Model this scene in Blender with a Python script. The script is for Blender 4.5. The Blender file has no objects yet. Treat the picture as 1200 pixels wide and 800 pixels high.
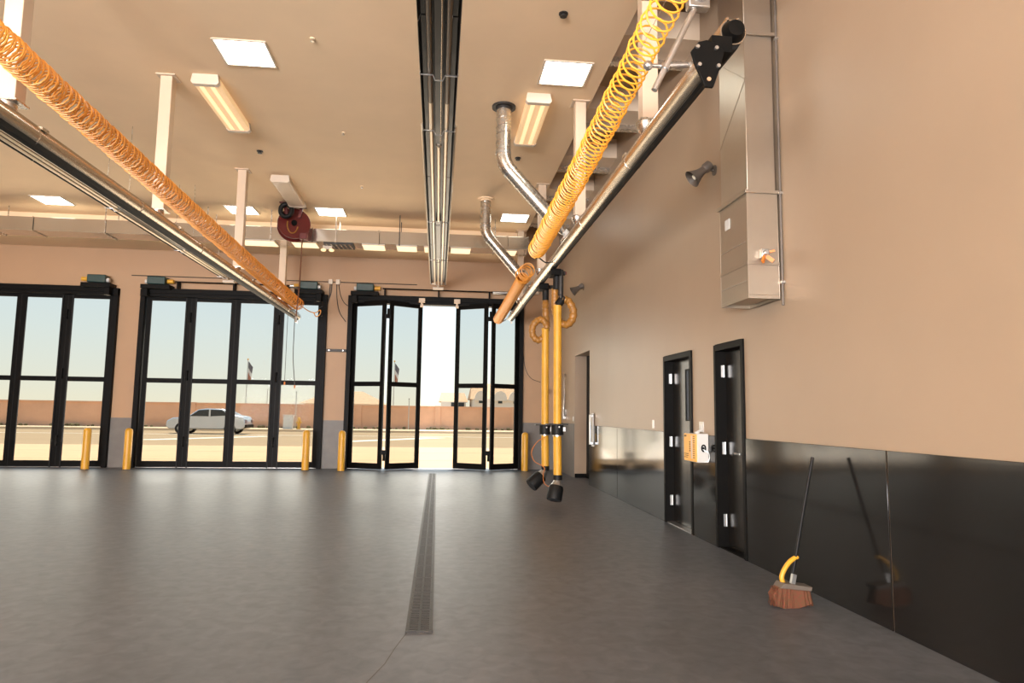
import bpy, bmesh, math, random
from mathutils import Vector, Matrix
random.seed(4)
C = bpy.context.scene.collection
PI = math.pi

# ------------------------------------------------------------------ camera
YAW, PIT, ROL, CH = 0.10644, 0.10439, 0.01403, 1.409
F = Vector((math.sin(YAW)*math.cos(PIT), math.cos(YAW)*math.cos(PIT), math.sin(PIT)))
R0 = Vector((math.cos(YAW), -math.sin(YAW), 0)); U0 = R0.cross(F)
R1 = R0*math.cos(ROL) + U0*math.sin(ROL); U1 = U0*math.cos(ROL) - R0*math.sin(ROL)
cam = bpy.data.cameras.new('camera'); cam.sensor_width = 36; cam.lens = 24.004; cam.clip_end = 600
co = bpy.data.objects.new('camera', cam); C.objects.link(co)
co.matrix_world = Matrix(((R1.x, U1.x, -F.x, 0), (R1.y, U1.y, -F.y, 0), (R1.z, U1.z, -F.z, CH), (0, 0, 0, 1)))
bpy.context.scene.camera = co

# ------------------------------------------------------------------ view
vs = bpy.context.scene.view_settings
vs.view_transform = 'Standard'; vs.look = 'None'; vs.gamma = 1; vs.use_curve_mapping = False
vs.exposure = 0.0

# ------------------------------------------------------------------ sky
w = bpy.data.worlds.new('sky'); bpy.context.scene.world = w; w.use_nodes = True
nt = w.node_tree; nt.nodes.clear()
out = nt.nodes.new('ShaderNodeOutputWorld'); bg = nt.nodes.new('ShaderNodeBackground')
tc = nt.nodes.new('ShaderNodeTexCoord'); sx = nt.nodes.new('ShaderNodeSeparateXYZ')
cr = nt.nodes.new('ShaderNodeValToRGB')
nt.links.new(tc.outputs['Generated'], sx.inputs[0]); nt.links.new(sx.outputs['Z'], cr.inputs[0])
nt.links.new(cr.outputs[0], bg.inputs[0]); nt.links.new(bg.outputs[0], out.inputs[0])
e = cr.color_ramp.elements
e[0].position = 0.0; e[0].color = (.90, .85, .66, 1)
e[1].position = 1.0; e[1].color = (.30, .50, .78, 1)
for p, c in ((.045, (.80, .83, .74, 1)), (.10, (.73, .82, .81, 1)), (.16, (.67, .79, .85, 1)), (.4, (.48, .68, .86, 1))):
    n = e.new(p); n.color = c
bg.inputs[1].default_value = 1.5

def lamp(kind, name, loc, energy, color=(1, 1, 1), direction=(0, 0, -1), size=1, size_y=None, up='Y'):
    l = bpy.data.lights.new(name, kind); l.energy = energy; l.color = color
    if kind == 'AREA':
        l.size = size
        if size_y: l.shape = 'RECTANGLE'; l.size_y = size_y
    o = bpy.data.objects.new(name, l); C.objects.link(o); o.location = loc
    o.rotation_euler = Vector(direction).to_track_quat('-Z', up).to_euler()
    return o
sun = lamp('SUN', 'sun', (0, 0, 30), 8.4, (1, .92, .76), (-0.05, -.19, -1)); sun.data.angle = .009
# fill lamps added in the rear doorways to brighten ceiling and walls
for x, en in ((-.07, 1350), (-5.02, 3150), (-9.96, 3150)):
    lamp('AREA', 'rear_door_fill', (x, -9.6, 2.1), en, (.97, .97, 1), (0, 1, 1.05), 4.2, 4.0)
# unseen fill lamps added at the far bay doors, boosting the apron's bounce
for x, en in ((-.07, 185), (-5.02, 185), (-9.96, 185)):
    lamp('AREA', 'front_door_fill', (x, 17.95, 1.9), en, (1, .90, .74), (0, -1, .5), 4.0, 3.6)

# ------------------------------------------------------------------ materials
def mat(name, col, rough=.5, metal=0., noise=0., scale=5., bump=0., bscale=60., col2=None, emit=None, estr=0., spec=.5, coat=0., rvar=0., tint=None, stretch=None):
    m = bpy.data.materials.new(name); m.use_nodes = True; t = m.node_tree; b = t.nodes['Principled BSDF']
    b.inputs['Base Color'].default_value = (*col, 1); b.inputs['Roughness'].default_value = rough
    b.inputs['Metallic'].default_value = metal; b.inputs['Specular IOR Level'].default_value = spec
    b.inputs['Coat Weight'].default_value = coat
    tcn = t.nodes.new('ShaderNodeTexCoord'); src = tcn.outputs['Object']
    if stretch:
        mp = t.nodes.new('ShaderNodeMapping'); mp.inputs['Scale'].default_value = stretch
        t.links.new(src, mp.inputs[0]); src = mp.outputs[0]
    if noise or col2:
        nz = t.nodes.new('ShaderNodeTexNoise'); nz.inputs['Scale'].default_value = scale; nz.inputs['Detail'].default_value = 6
        nz.inputs['Roughness'].default_value = .6
        t.links.new(src, nz.inputs['Vector'])
        rp = t.nodes.new('ShaderNodeValToRGB'); c2 = col2 or tuple(v*(1-noise) for v in col)
        rp.color_ramp.elements[0].position = .32; rp.color_ramp.elements[1].position = .68
        rp.color_ramp.elements[0].color = (*c2, 1); rp.color_ramp.elements[1].color = (*col, 1)
        t.links.new(nz.outputs['Fac'], rp.inputs[0]); t.links.new(rp.outputs[0], b.inputs['Base Color'])
        if rvar:
            mr = t.nodes.new('ShaderNodeMapRange'); mr.inputs['To Min'].default_value = max(0, rough-rvar); mr.inputs['To Max'].default_value = rough+rvar
            t.links.new(nz.outputs['Fac'], mr.inputs[0]); t.links.new(mr.outputs[0], b.inputs['Roughness'])
    if bump:
        nb = t.nodes.new('ShaderNodeTexNoise'); nb.inputs['Scale'].default_value = bscale; nb.inputs['Detail'].default_value = 4
        t.links.new(src, nb.inputs['Vector'])
        bp = t.nodes.new('ShaderNodeBump'); bp.inputs['Strength'].default_value = bump; bp.inputs['Distance'].default_value = .01
        t.links.new(nb.outputs['Fac'], bp.inputs['Height']); t.links.new(bp.outputs[0], b.inputs['Normal'])
    if emit:
        b.inputs['Emission Color'].default_value = (*emit, 1); b.inputs['Emission Strength'].default_value = estr
    return m

def glass_mat(name, tint, gl=.06):
    m = bpy.data.materials.new(name); m.use_nodes = True; t = m.node_tree; t.nodes.clear()
    o = t.nodes.new('ShaderNodeOutputMaterial'); a = t.nodes.new('ShaderNodeBsdfTransparent'); g = t.nodes.new('ShaderNodeBsdfGlossy')
    a.inputs[0].default_value = (*tint, 1); g.inputs['Roughness'].default_value = .02; g.inputs[0].default_value = (.9, .9, .9, 1)
    f = t.nodes.new('ShaderNodeFresnel'); f.inputs[0].default_value = 1.06
    mx = t.nodes.new('ShaderNodeMixShader'); t.links.new(f.outputs[0], mx.inputs[0]); t.links.new(a.outputs[0], mx.inputs[1]); t.links.new(g.outputs[0], mx.inputs[2])
    t.links.new(mx.outputs[0], o.inputs[0]); return m

def concrete_floor():
    m = mat('concrete_floor', (.114, .125, .146), .42, col2=(.070, .080, .093), scale=.7, bump=.05, bscale=25, rvar=.08, stretch=(1, .55, 1), spec=.4)
    t = m.node_tree; b = t.nodes['Principled BSDF']
    # finer mottling multiplied in
    tcn = t.nodes.new('ShaderNodeTexCoord'); n2 = t.nodes.new('ShaderNodeTexNoise'); n2.inputs['Scale'].default_value = 9; n2.inputs['Detail'].default_value = 8
    n2.inputs['Distortion'].default_value = .6
    t.links.new(tcn.outputs['Object'], n2.inputs['Vector'])
    r2 = t.nodes.new('ShaderNodeValToRGB'); r2.color_ramp.elements[0].position = .3; r2.color_ramp.elements[0].color = (.74, .74, .76, 1)
    r2.color_ramp.elements[1].position = .72; r2.color_ramp.elements[1].color = (1.22, 1.19, 1.16, 1)
    t.links.new(n2.outputs['Fac'], r2.inputs[0])
    mm = t.nodes.new('ShaderNodeMix'); mm.data_type = 'RGBA'; mm.blend_type = 'MULTIPLY'; mm.inputs[0].default_value = 1
    old = b.inputs['Base Color'].links[0].from_socket
    t.links.new(old, mm.inputs[6]); t.links.new(r2.outputs[0], mm.inputs[7]); t.links.new(mm.outputs[2], b.inputs['Base Color'])
    return m

M = dict(
 floor=concrete_floor(),
 ceil=mat('ceiling_paint', (.87, .65, .42), .85, noise=.05, scale=1.2),
 wall=mat('wall_paint', (.42, .255, .140), .55, noise=.05, scale=1.0),
 wallr=mat('wall_paint_satin', (.36, .265, .182), .42, noise=.05, scale=.8),
 trimp=mat('painted_steel', (.66, .51, .37), .5, noise=.05, scale=3),
 black=mat('black_paint', (.005, .0045, .004), .5, noise=.3, scale=8, spec=.10),
 blackdoor=mat('black_door_paint', (.012, .010, .008), .26, noise=.3, scale=3, stretch=(1, 1, .2), spec=.5),
 rubber=mat('black_rubber', (.008, .008, .008), .55, noise=.3, scale=20, spec=.25),
 panel=mat('dark_steel_panel', (.013, .012, .011), .10, noise=.3, scale=1.5, bump=.06, bscale=2.5, spec=.40, stretch=(1, 1, .25)),
 greyblock=mat('grey_base_paint', (.16, .145, .13), .5, noise=.2, scale=3),
 galv=mat('galvanised_steel', (.62, .57, .50), .27, metal=.9, noise=.10, scale=14, bump=.03, bscale=5, rvar=.05),
 galvd=mat('galvanised_duct', (.60, .54, .46), .17, metal=.9, noise=.08, scale=2, bump=.04, bscale=1.2, rvar=.03),
 alu=mat('aluminium_rail', (.50, .42, .33), .27, metal=.9),
 steel=mat('zinc_steel', (.58, .57, .55), .3, metal=.9, noise=.1, scale=20),
 brushed=mat('brushed_steel', (.62, .6, .57), .35, metal=.9, noise=.1, scale=20),
 reflector=mat('heater_reflector', (.032, .027, .023), .38, metal=.4, noise=.15, scale=4, stretch=(1, .1, 1)),
 tubed=mat('heater_tube_near', (.13, .105, .085), .35, metal=.8, noise=.15, scale=5, stretch=(1, .1, 1)),  # near run of the same tube, without the painted doorway sheen
 tube=mat('heater_tube_sheen', (.60, .50, .39), .28, metal=.85, noise=.15, scale=5, stretch=(1, .1, 1)),  # pale tone: the doorway's reflection along the far run, put into the colour
 coil=mat('yellow_air_hose', (1.0, .45, .045), .35, noise=.06, scale=4),
 coil2=mat('orange_air_hose', (.82, .34, .05), .4, noise=.1, scale=4),
 hose=mat('yellow_exhaust_hose', (.66, .34, .03), .45, noise=.12, scale=6),
 hose2=mat('amber_exhaust_hose', (.36, .16, .03), .4, noise=.2, scale=9),
 bollard=mat('yellow_bollard', (.66, .34, .03), .4, noise=.1, scale=4),
 red=mat('red_enamel', (.12, .010, .008), .35, noise=.15, scale=8),
 brown=mat('brown_hose', (.16, .06, .025), .5, noise=.1, scale=8),
 horn=mat('grey_brown_enamel', (.13, .105, .085), .5, noise=.15, scale=8),
 vduct=mat('dull_galvanised_duct', (.44, .375, .30), .40, metal=.85, noise=.08, scale=2, bump=.03, bscale=1.2),
 white=mat('white_enamel', (.60, .59, .56), .4, noise=.04, scale=4),
 offwhite=mat('fixture_enamel', (.68, .57, .45), .45, noise=.04, scale=4),
 yellowlabel=mat('yellow_label', (.90, .46, .08), .4, noise=.05, scale=5),
 orange=mat('orange_plastic', (.65, .20, .03), .4, noise=.1, scale=8),
 green=mat('green_motor', (.02, .05, .045), .4, noise=.2, scale=9),
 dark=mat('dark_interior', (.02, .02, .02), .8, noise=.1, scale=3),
 drain=mat('cast_iron', (.045, .04, .036), .5, metal=.4, noise=.4, scale=30),
 groove=mat('floor_crack', (.10, .09, .08), .8, noise=.2, scale=10),
 troffer=mat('troffer_lens', (.9, .9, .88), .5, noise=.03, scale=30, emit=(.94, 1, .93), estr=12.0),
 warmlens=mat('fluorescent_lens', (.62, .44, .25), .5, noise=.03, scale=10, emit=(1, .64, .32), estr=.55),
 warmtube=mat('fluorescent_tube', (.70, .52, .30), .5, noise=.03, scale=10, emit=(1, .72, .38), estr=1.0),
 strip=mat('bright_strip_face', (.9, .75, .5), .5, noise=.03, scale=10, emit=(1, .80, .52), estr=.9),
 offlens=mat('unlit_lens', (.68, .54, .40), .4, noise=.03, scale=10),
 glass=glass_mat('tinted_glass', (.80, .80, .785)),
 clear=glass_mat('clear_glass', (.85, .87, .86)),
 carglass=mat('car_window', (.02, .025, .03), .08, noise=.2, scale=3),
 car=mat('silver_car_paint', (.55, .56, .58), .25, metal=.5, noise=.05, scale=3, coat=.5),
 apron=mat('apron_concrete', (.66, .43, .245), .85, noise=.08, scale=.5),
 street=mat('street_asphalt', (.38, .26, .145), .9, noise=.10, scale=.3, stretch=(.3, 1.5, 1)),
 sidewalk=mat('sidewalk_concrete', (.66, .50, .33), .85, noise=.08, scale=1),
 stripe=mat('road_paint', (.75, .68, .55), .8, noise=.1, scale=3),
 fence=mat('boundary_block', (.74, .42, .26), .9, noise=.22, scale=.5, bump=.3, bscale=6),
 stucco=mat('white_stucco', (.82, .70, .58), .8, noise=.06, scale=1),
 tile=mat('roof_tile', (.62, .40, .24), .85, noise=.3, scale=4),
 shrub=mat('dry_shrub', (.16, .13, .06), .9, noise=.4, scale=6),
 dirt=mat('bare_earth', (.45, .35, .24), .95, noise=.2, scale=.3),
 flagred=mat('flag_red', (.45, .20, .13), .8, noise=.1, scale=3),
 flagwhite=mat('flag_white', (.75, .72, .68), .8, noise=.1, scale=3),
 flagblue=mat('flag_blue', (.16, .15, .17), .8, noise=.1, scale=3),
 bristle=mat('red_brown_bristle', (.17, .035, .018), .8, noise=.5, scale=60, col2=(.09, .055, .02)),
 glow=mat('exterior_wall', (.66, .47, .33), .8, noise=.05, scale=1),
)

# ------------------------------------------------------------------ mesh helpers
class MB:
    def __init__(s): s.v = []; s.f = []; s.m = []; s.cur = 0
    def mi(s, k): s.cur = k; return s
    def add(s, vs, fs):
        b = len(s.v); s.v += [tuple(p) for p in vs]; s.f += [tuple(b+i for i in f) for f in fs]; s.m += [s.cur]*len(fs); return s
    def box(s, x0, x1, y0, y1, z0, z1):
        if x0 > x1: x0, x1 = x1, x0
        if y0 > y1: y0, y1 = y1, y0
        if z0 > z1: z0, z1 = z1, z0
        vs = [(x0,y0,z0),(x1,y0,z0),(x1,y1,z0),(x0,y1,z0),(x0,y0,z1),(x1,y0,z1),(x1,y1,z1),(x0,y1,z1)]
        return s.add(vs, [(0,3,2,1),(4,5,6,7),(0,1,5,4),(1,2,6,5),(2,3,7,6),(3,0,4,7)])
    def beam(s, p0, p1, w, h, up=(0, 0, 1)):
        p0, p1 = Vector(p0), Vector(p1); d = (p1-p0).normalized(); u = Vector(up)
        if abs(d.dot(u)) > .98: u = Vector((0, 1, 0))
        r = d.cross(u).normalized()*w/2; u = r.cross(d).normalized()*h/2
        vs = [p0-r-u, p0+r-u, p0+r+u, p0-r+u, p1-r-u, p1+r-u, p1+r+u, p1-r+u]
        return s.add(vs, [(0,1,2,3),(7,6,5,4),(0,4,5,1),(1,5,6,2),(2,6,7,3),(3,7,4,0)])
    def tube(s, path, r, seg=10, caps=True, closed=False):
        path = [Vector(p) for p in path]; n = len(path)
        rs = r if isinstance(r, (list, tuple)) else [r]*n
        vs = []; prev = None
        for i, p in enumerate(path):
            a = path[(i-1) % n] if (i or closed) else p; b = path[(i+1) % n] if (i < n-1 or closed) else p
            d = (b-a)
            if d.length < 1e-9: d = Vector((0, 0, 1))
            d.normalize()
            if prev is None:
                u = Vector((0, 0, 1)) if abs(d.z) < .9 else Vector((1, 0, 0))
                prev = (u - d*u.dot(d)).normalized()
            else:
                prev = (prev - d*prev.dot(d)).normalized()
            q = d.cross(prev)
            for k in range(seg):
                t = 2*PI*k/seg; vs.append(p + (prev*math.cos(t)+q*math.sin(t))*rs[i])
        fs = []
        for i in range(n if closed else n-1):
            j = (i+1) % n
            for k in range(seg):
                k2 = (k+1) % seg; fs.append((i*seg+k, i*seg+k2, j*seg+k2, j*seg+k))
        if caps and not closed:
            fs.append(tuple(range(seg))[::-1]); fs.append(tuple((n-1)*seg+k for k in range(seg)))
        return s.add(vs, fs)
    def cyl(s, p0, p1, r, seg=12, r2=None): return s.tube([p0, p1], [r, r if r2 is None else r2], seg)
    def prism(s, pts, axis, a, b):   # pts 2D outline, extruded along axis
        def mk(p, t):
            if axis == 'x': return (t, p[0], p[1])
            if axis == 'y': return (p[0], t, p[1])
            return (p[0], p[1], t)
        n = len(pts); vs = [mk(p, a) for p in pts]+[mk(p, b) for p in pts]
        fs = [tuple(range(n)), tuple(range(n, 2*n))[::-1]]+[(i, n+i, n+(i+1) % n, (i+1) % n) for i in range(n)]
        return s.add(vs, fs)
    def ball(s, c, r, seg=12, rings=8, sz=1.):
        vs = []; fs = []
        for i in range(rings+1):
            a = PI*i/rings
            for k in range(seg):
                t = 2*PI*k/seg; vs.append((c[0]+r*math.sin(a)*math.cos(t), c[1]+r*math.sin(a)*math.sin(t), c[2]+r*sz*math.cos(a)))
        for i in range(rings):
            for k in range(seg): fs.append((i*seg+k, (i+1)*seg+k, (i+1)*seg+(k+1) % seg, i*seg+(k+1) % seg))
        return s.add(vs, fs)
    def build(s, name, m, parent=None, loc=None, bevel=0, smooth=True):
        me = bpy.data.meshes.new(name)
        o = Vector(loc) if loc is not None else (Vector(parent['_o']) if parent is not None and '_o' in parent else Vector((0, 0, 0)))
        me.from_pydata([tuple(Vector(p)-o) for p in s.v], [], s.f)
        ms = m if isinstance(m, (list, tuple)) else [m]
        for q in ms: me.materials.append(q)
        if len(ms) > 1:
            for p, k in zip(me.polygons, s.m): p.material_index = k
        bm = bmesh.new(); bm.from_mesh(me); bmesh.ops.remove_doubles(bm, verts=bm.verts, dist=1e-6) if len(s.v) < 3000 else None
        bmesh.ops.recalc_face_normals(bm, faces=bm.faces); bm.to_mesh(me); bm.free()
        if smooth:
            me.shade_smooth(); me.set_sharp_from_angle(angle=math.radians(38))
        ob = bpy.data.objects.new(name, me); C.objects.link(ob)
        if parent is not None: ob.parent = parent; ob['_o'] = tuple(o)
        else: ob.location = o; ob['_o'] = tuple(o)
        if bevel:
            b = ob.modifiers.new('b', 'BEVEL'); b.width = bevel; b.segments = 2; b.limit_method = 'ANGLE'
        return ob
def spline(pts, n=8):
    P = [Vector(p) for p in pts]; P = [P[0]*2-P[1]]+P+[P[-1]*2-P[-2]]; out = []
    for i in range(1, len(P)-2):
        for k in range(n):
            t = k/n; a, b, c, d = P[i-1], P[i], P[i+1], P[i+2]
            out.append(.5*((2*b)+(c-a)*t+(2*a-5*b+4*c-d)*t*t+(3*b-a-3*c+d)*t**3))
    out.append(P[-2]); return out

def tag(o, label=None, cat=None, group=None, kind=None):
    if label: o['label'] = label
    if cat: o['category'] = cat
    if group: o['group'] = group
    if kind: o['kind'] = kind
    return o
def thing(name, label, cat, loc=(0, 0, 0), group=None, kind=None):
    o = bpy.data.objects.new(name, None); C.objects.link(o); o.location = loc; o['_o'] = tuple(loc); o.empty_display_size = .1
    return tag(o, label, cat, group, kind)
def copy_tree(o, parent=None, off=None, label=None):
    c = o.copy(); C.objects.link(c)
    if parent is not None: c.parent = parent
    else:
        if off is not None: c.location = o.location + Vector(off)
        if label: c['label'] = label
    for ch in list(o.children): copy_tree(ch, c)
    return c
def box(name, m, x0, x1, y0, y1, z0, z1, parent=None, bevel=0, loc=None):
    return MB().box(x0, x1, y0, y1, z0, z1).build(name, m, parent, bevel=bevel, loc=loc)

# ================================================================== SETTING
XR, XL, YB, YR, HC = 3.06, -13.2, 17.31, -10.0, 5.8
XE = 2.05                      # edge of the flat ceiling, open joist bay beyond it
floor = box('floor', M['floor'], XL-.3, XR, YR-.3, YB+.32, -.12, 0); tag(floor, 'smooth grey troweled concrete floor of the vehicle bays', kind='structure')
# the floor is cut for the drain: shallow dark channel is built on top as grates set flush
ceiling = box('ceiling', M['ceil'], XL-.3, XE, YR-.3, YB+.3, HC, HC+.12); tag(ceiling, 'flat tan painted ceiling over the bays', kind='structure')
cu = MB(); cu.box(XE, XR+.3, YR-.3, YB+.3, 6.75, 6.87); cu.box(XE-.05, XE, YR, YB, HC+.12, 6.75)
cu.build('ceiling', M['ceil']); tag(bpy.context.scene.collection.objects[-1], 'raised tan strip of ceiling above the right wall', kind='structure')
so = box('trim_1', M['ceil'], XL, XE, 16.25, YB, 5.27, HC); tag(so, 'boxed tan soffit running above the bay doors', kind='structure')
# joists bridging the open strip
for i, y in enumerate((3.2, 5.4, 7.6, 9.6, 11.5, 13.3, 15.4)):
    j = MB().box(XE, XR, y, y+.5, 5.95, 6.3).build('ceiling_joist', M['trimp'], ceiling)
    k = MB().box(XE, XR, y+.5, y+.62, 5.88, 6.2).build('joist_flange', M['galv'], ceiling)

TW = .27
# right wall with three openings: (y0, y1, top)
ops = ((6.58, 7.30, 2.16), (8.0, 9.02, 2.17), (13.67, 15.18, 2.71))
mw = MB(); y = YR-.3
for a, b, t in ops:
    mw.box(XR, XR+TW, y, a, 0, 6.75); mw.box(XR, XR+TW, a, b, t, 6.75); y = b
mw.box(XR, XR+TW, y, YB+.3, 0, 6.75)
wall_right = mw.build('wall_right', M['wallr']); tag(wall_right, 'tan right wall with dark glossy steel wainscot panels', kind='structure')
# wainscot panels, one by one
for a, b in ((-9.95, -5.1), (-5.08, -.2), (-.18, 2.2), (2.215, 4.4), (4.415, 6.57), (7.31, 7.99), (9.03, 11.465), (11.48, 13.66), (15.19, 17.3)):
    p = MB().box(XR-.012, XR, a, b, .0, 1.19).build('wainscot_panel', M['panel'] if a < 15 else M['greyblock'], wall_right, bevel=.003)
# back wall with three bay door openings
DOORS = [(-2.24+.05, 2.09-.05), (-7.13, -2.90), (-12.07, -7.84)]
mb = MB(); xs = [XR]
for a, b in DOORS: xs += [b, a]
xs.append(XL-.3)
ZD = 4.2
for i in range(0, len(xs), 2): mb.box(xs[i+1], xs[i], YB, YB+.3, 0, HC)
for a, b in DOORS: mb.box(a, b, YB, YB+.3, ZD, HC)
mb.box(XE, XR+.3, YB, YB+.3, HC, 6.87)
wall_back = mb.build('wall_back', M['wall']); tag(wall_back, 'tan far wall pierced by three tall glazed folding doors', kind='structure')
for i in range(0, len(xs), 2):
    a, b = xs[i+1], xs[i]
    if b-a > .1: MB().box(a+.06, b-(.06 if b < 3 else .02), YB-.012, YB, 0, 1.17).build('base_panel', M['greyblock'], wall_back)
# left wall
wl = box('wall_left', M['wall'], XL-.3, XL, YR-.3, YB+.3, 0, HC); tag(wl, 'tan left wall at the far side of the third bay', kind='structure')
# rear wall with open bay doors behind the camera
mr = MB()
for i in range(0, len(xs), 2): mr.box(xs[i+1], xs[i], YR-.3, YR, 0, HC)
for a, b in DOORS: mr.box(a, b, YR-.3, YR, ZD, HC)
mr.box(XE, XR+.3, YR-.3, YR, HC, 6.87)
wr = mr.build('wall_rear', M['wall']); tag(wr, 'tan rear wall with three open bay doorways', kind='structure')
# passage behind the third opening
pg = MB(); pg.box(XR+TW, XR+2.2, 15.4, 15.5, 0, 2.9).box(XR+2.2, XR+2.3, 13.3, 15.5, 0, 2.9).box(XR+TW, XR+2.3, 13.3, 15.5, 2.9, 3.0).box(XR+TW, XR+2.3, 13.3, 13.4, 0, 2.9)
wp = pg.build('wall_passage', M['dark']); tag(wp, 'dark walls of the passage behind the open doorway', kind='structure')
pf = box('floor', M['floor'], XR, XR+2.4, 6.3, 15.6, -.12, 0); tag(pf, 'concrete floor continuing through the doorways', kind='structure')
MB().box(XR+.005, XR+TW, 15.165, 15.18, 0, .09).build('baseboard', M['black'], wall_right)
tr = box('trim_2', M['black'], XR+TW, XR+TW+.04, 14.95, 15.4, 0, 2.75); tag(tr, 'black edge of an open door inside the passage', kind='structure')

# hairline crack from the end of the drain
ck = MB(); pts = [(-.16, 4.6), (-.22, 4.3), (-.26, 4.05), (-.33, 3.8), (-.37, 3.5), (-.45, 3.25), (-.5, 2.9)]
for (ax, ay), (bx_, by) in zip(pts, pts[1:]): ck.add([(ax-.003, ay, .0008), (ax+.003, ay, .0008), (bx_+.003, by, .0008), (bx_-.003, by, .0008)], [(0, 1, 2, 3)])
ck.build('hairline_crack', M['groove'], floor)

# ================================================================== TRENCH DRAIN
dr = thing('trench_drain', 'long narrow black slotted trench drain running down the concrete floor', 'drain', (-.084, 4.6, 0))
MB().box(-.168, -.0, 4.6, 16.0, .0005, .002).build('channel_bed', M['dark'], dr)
MB().box(-.172, -.158, 4.59, 16.01, .0005, .010).box(-.010, .004, 4.59, 16.01, .0005, .010).box(-.158, -.010, 4.59, 4.60, .0005, .010).build('channel_frame', M['drain'], dr)
def grate(loc_y, light=False):
    g = MB(); y0 = 4.603; L = .47
    g.box(-.157, -.147, y0, y0+L-.006, .002, .009).box(-.021, -.011, y0, y0+L-.006, .002, .009).box(-.092, -.076, y0, y0+L-.006, .002, .009)
    n = 14
    for i in range(n+1):
        yy = y0+(L-.006-.012)*i/n; g.box(-.147, -.021, yy, yy+.014, .003, .009)
    return g
g0 = grate(0).build('drain_grate', M['drain'], dr, smooth=False)
for i in range(1, 24):
    c = g0.copy(); C.objects.link(c); c.parent = dr; c.location = (0, .474*i, 0)

# ================================================================== BAY DOORS
def bay_door(n, X0, X1, opened, label):
    root = thing('door_%d' % n, label, None, ((X0+X1)/2, YB, 0), kind='structure')
    t = .07
    # steel jambs and header on the inside face
    MB().box(X0-.05, X0+t-.01, YB-.10, YB+.18, 0, ZD+.06).build('jamb', M['black'], root, bevel=.004)
    MB().box(X1-t+.01, X1+.05, YB-.10, YB+.18, 0, ZD+.06).build('jamb', M['black'], root, bevel=.004)
    MB().box(X0-.05, X1+.05, YB-.12, YB+.12, ZD-.10, ZD+.08).build('header_beam', M['black'], root, bevel=.004)
    MB().box(X0+.06, X1-.06, YB-.165, YB-.125, ZD-.02, ZD+.10).build('guide_track', M['black'], root, bevel=.003)
    # warm coloured reveal seen past the leaves
    MB().box(X0+t-.01, X0+t+.015, YB+.18, YB+.29, 0, ZD-.10).box(X1-t-.015, X1-t+.01, YB+.18, YB+.29, 0, ZD-.10).build('reveal_strip', M['stucco'], root)
    a, b = X0+t, X1-t; wl_ = (b-a)/4
    if opened:
        hx = (-1.275, 1.225); hy = YB-.36
        segs = [((a, YB+.04), (-1.325, hy)), ((-1.235, hy), (-.455, YB+.10)), ((.42, YB+.10), (1.20, hy)), ((1.30, hy), (b, YB+.04))]
    else:
        segs = [((a+wl_*i+.006, YB+.03), (a+wl_*(i+1)-.006, YB+.03)) for i in range(4)]
    for k, (p, q) in enumerate(segs):
        p = Vector((*p, 0)); q = Vector((*q, 0)); d = (q-p).normalized(); Lf = (q-p).length
        ztop = ZD-.06; z0 = .012; sw = .095; dp = .055
        lf = MB()
        def seg(a0, a1, zz0, zz1, dd=dp, mbb=None):
            (mbb or lf).beam(p+d*a0+Vector((0, 0, (zz0+zz1)/2)), p+d*a1+Vector((0, 0, (zz0+zz1)/2)), dd, zz1-zz0)
        seg(0, sw, z0, ztop); seg(Lf-sw, Lf, z0, ztop)
        seg(sw, Lf-sw, z0, z0+.13); seg(sw, Lf-sw, 2.03, 2.12); seg(sw, Lf-sw, ztop-.11, ztop)
        leaf = lf.build('door_leaf', M['black'], root)
        for za, zb in ((z0+.13, 2.03), (2.12, ztop-.11)):
            g = MB(); seg(sw-.005, Lf-sw+.005, za, zb, .01, g); g.build('glass_pane', M['glass'], leaf)
            gk = MB()
            for (c0, c1, e0, e1) in ((sw, sw+.012, za, zb), (Lf-sw-.012, Lf-sw, za, zb), (sw, Lf-sw, za, za+.012), (sw, Lf-sw, zb-.012, zb)): seg(c0, c1, e0, e1, .03, gk)
            gk.build('glazing_bead', M['rubber'], leaf)
    if opened:
        for x in (-1.28, 1.25):
            for z in (.42, 3.74):
                MB().box(x-.075, x+.075, hy-.05, hy-.03, z-.055, z+.055).cyl((x+.01, hy-.05, z-.03), (x+.01, hy-.05, z+.19 if z > 2 else z-.2), .028, 10).build('hinge', M['black'], root)
        for x in (-.46, .42):
            mbk = MB(); mbk.box(x-.075, x+.075, YB-.26, YB-.17, ZD-.06, ZD+.04).cyl((x, YB-.215, ZD-.06), (x, YB-.215, ZD-.16), .03, 12).box(x-.04, x+.04, YB-.25, YB-.18, ZD-.18, ZD-.12)
            mbk.build('roller_hanger', M['trimp'], root)
    else:
        MB().box(a+wl_*2-.03, a+wl_*2+.03, YB+.005, YB+.02, 0, ZD-.1).build('astragal', M['rubber'], root)
        for kk in (1, 3):
            x = a+wl_*kk
            MB().box(x-.13, x-.10, YB-.02, YB+.0, 0, ZD-.1).box(x+.10, x+.13, YB-.02, YB, 0, ZD-.1).box(x-.03, x+.03, YB+.005, YB+.02, 0, ZD-.1).build('seal_strip', M['rubber'], root)
            for z in (.62, 2.2, 3.62): MB().cyl((x, YB-.03, z-.12), (x, YB-.03, z+.12), .022, 10).box(x-.09, x+.09, YB-.02, YB-.005, z-.06, z+.06).build('hinge', M['black'], root)
    MB().box(X0+.06, X1-.06, YB+.0, YB+.25, .0005, .008).build('threshold', M['brushed'], root)
    return root
bay_door(4, -2.24, 2.09, True, 'tall glazed four-leaf folding door standing half open at centre, with sunlit gap')
bay_door(5, -7.18, -2.85, False, 'tall glazed four-leaf folding door, closed, left of the open one')
bay_door(6, -12.12, -7.79, False, 'tall glazed four-leaf folding door, closed, farthest left')

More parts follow.
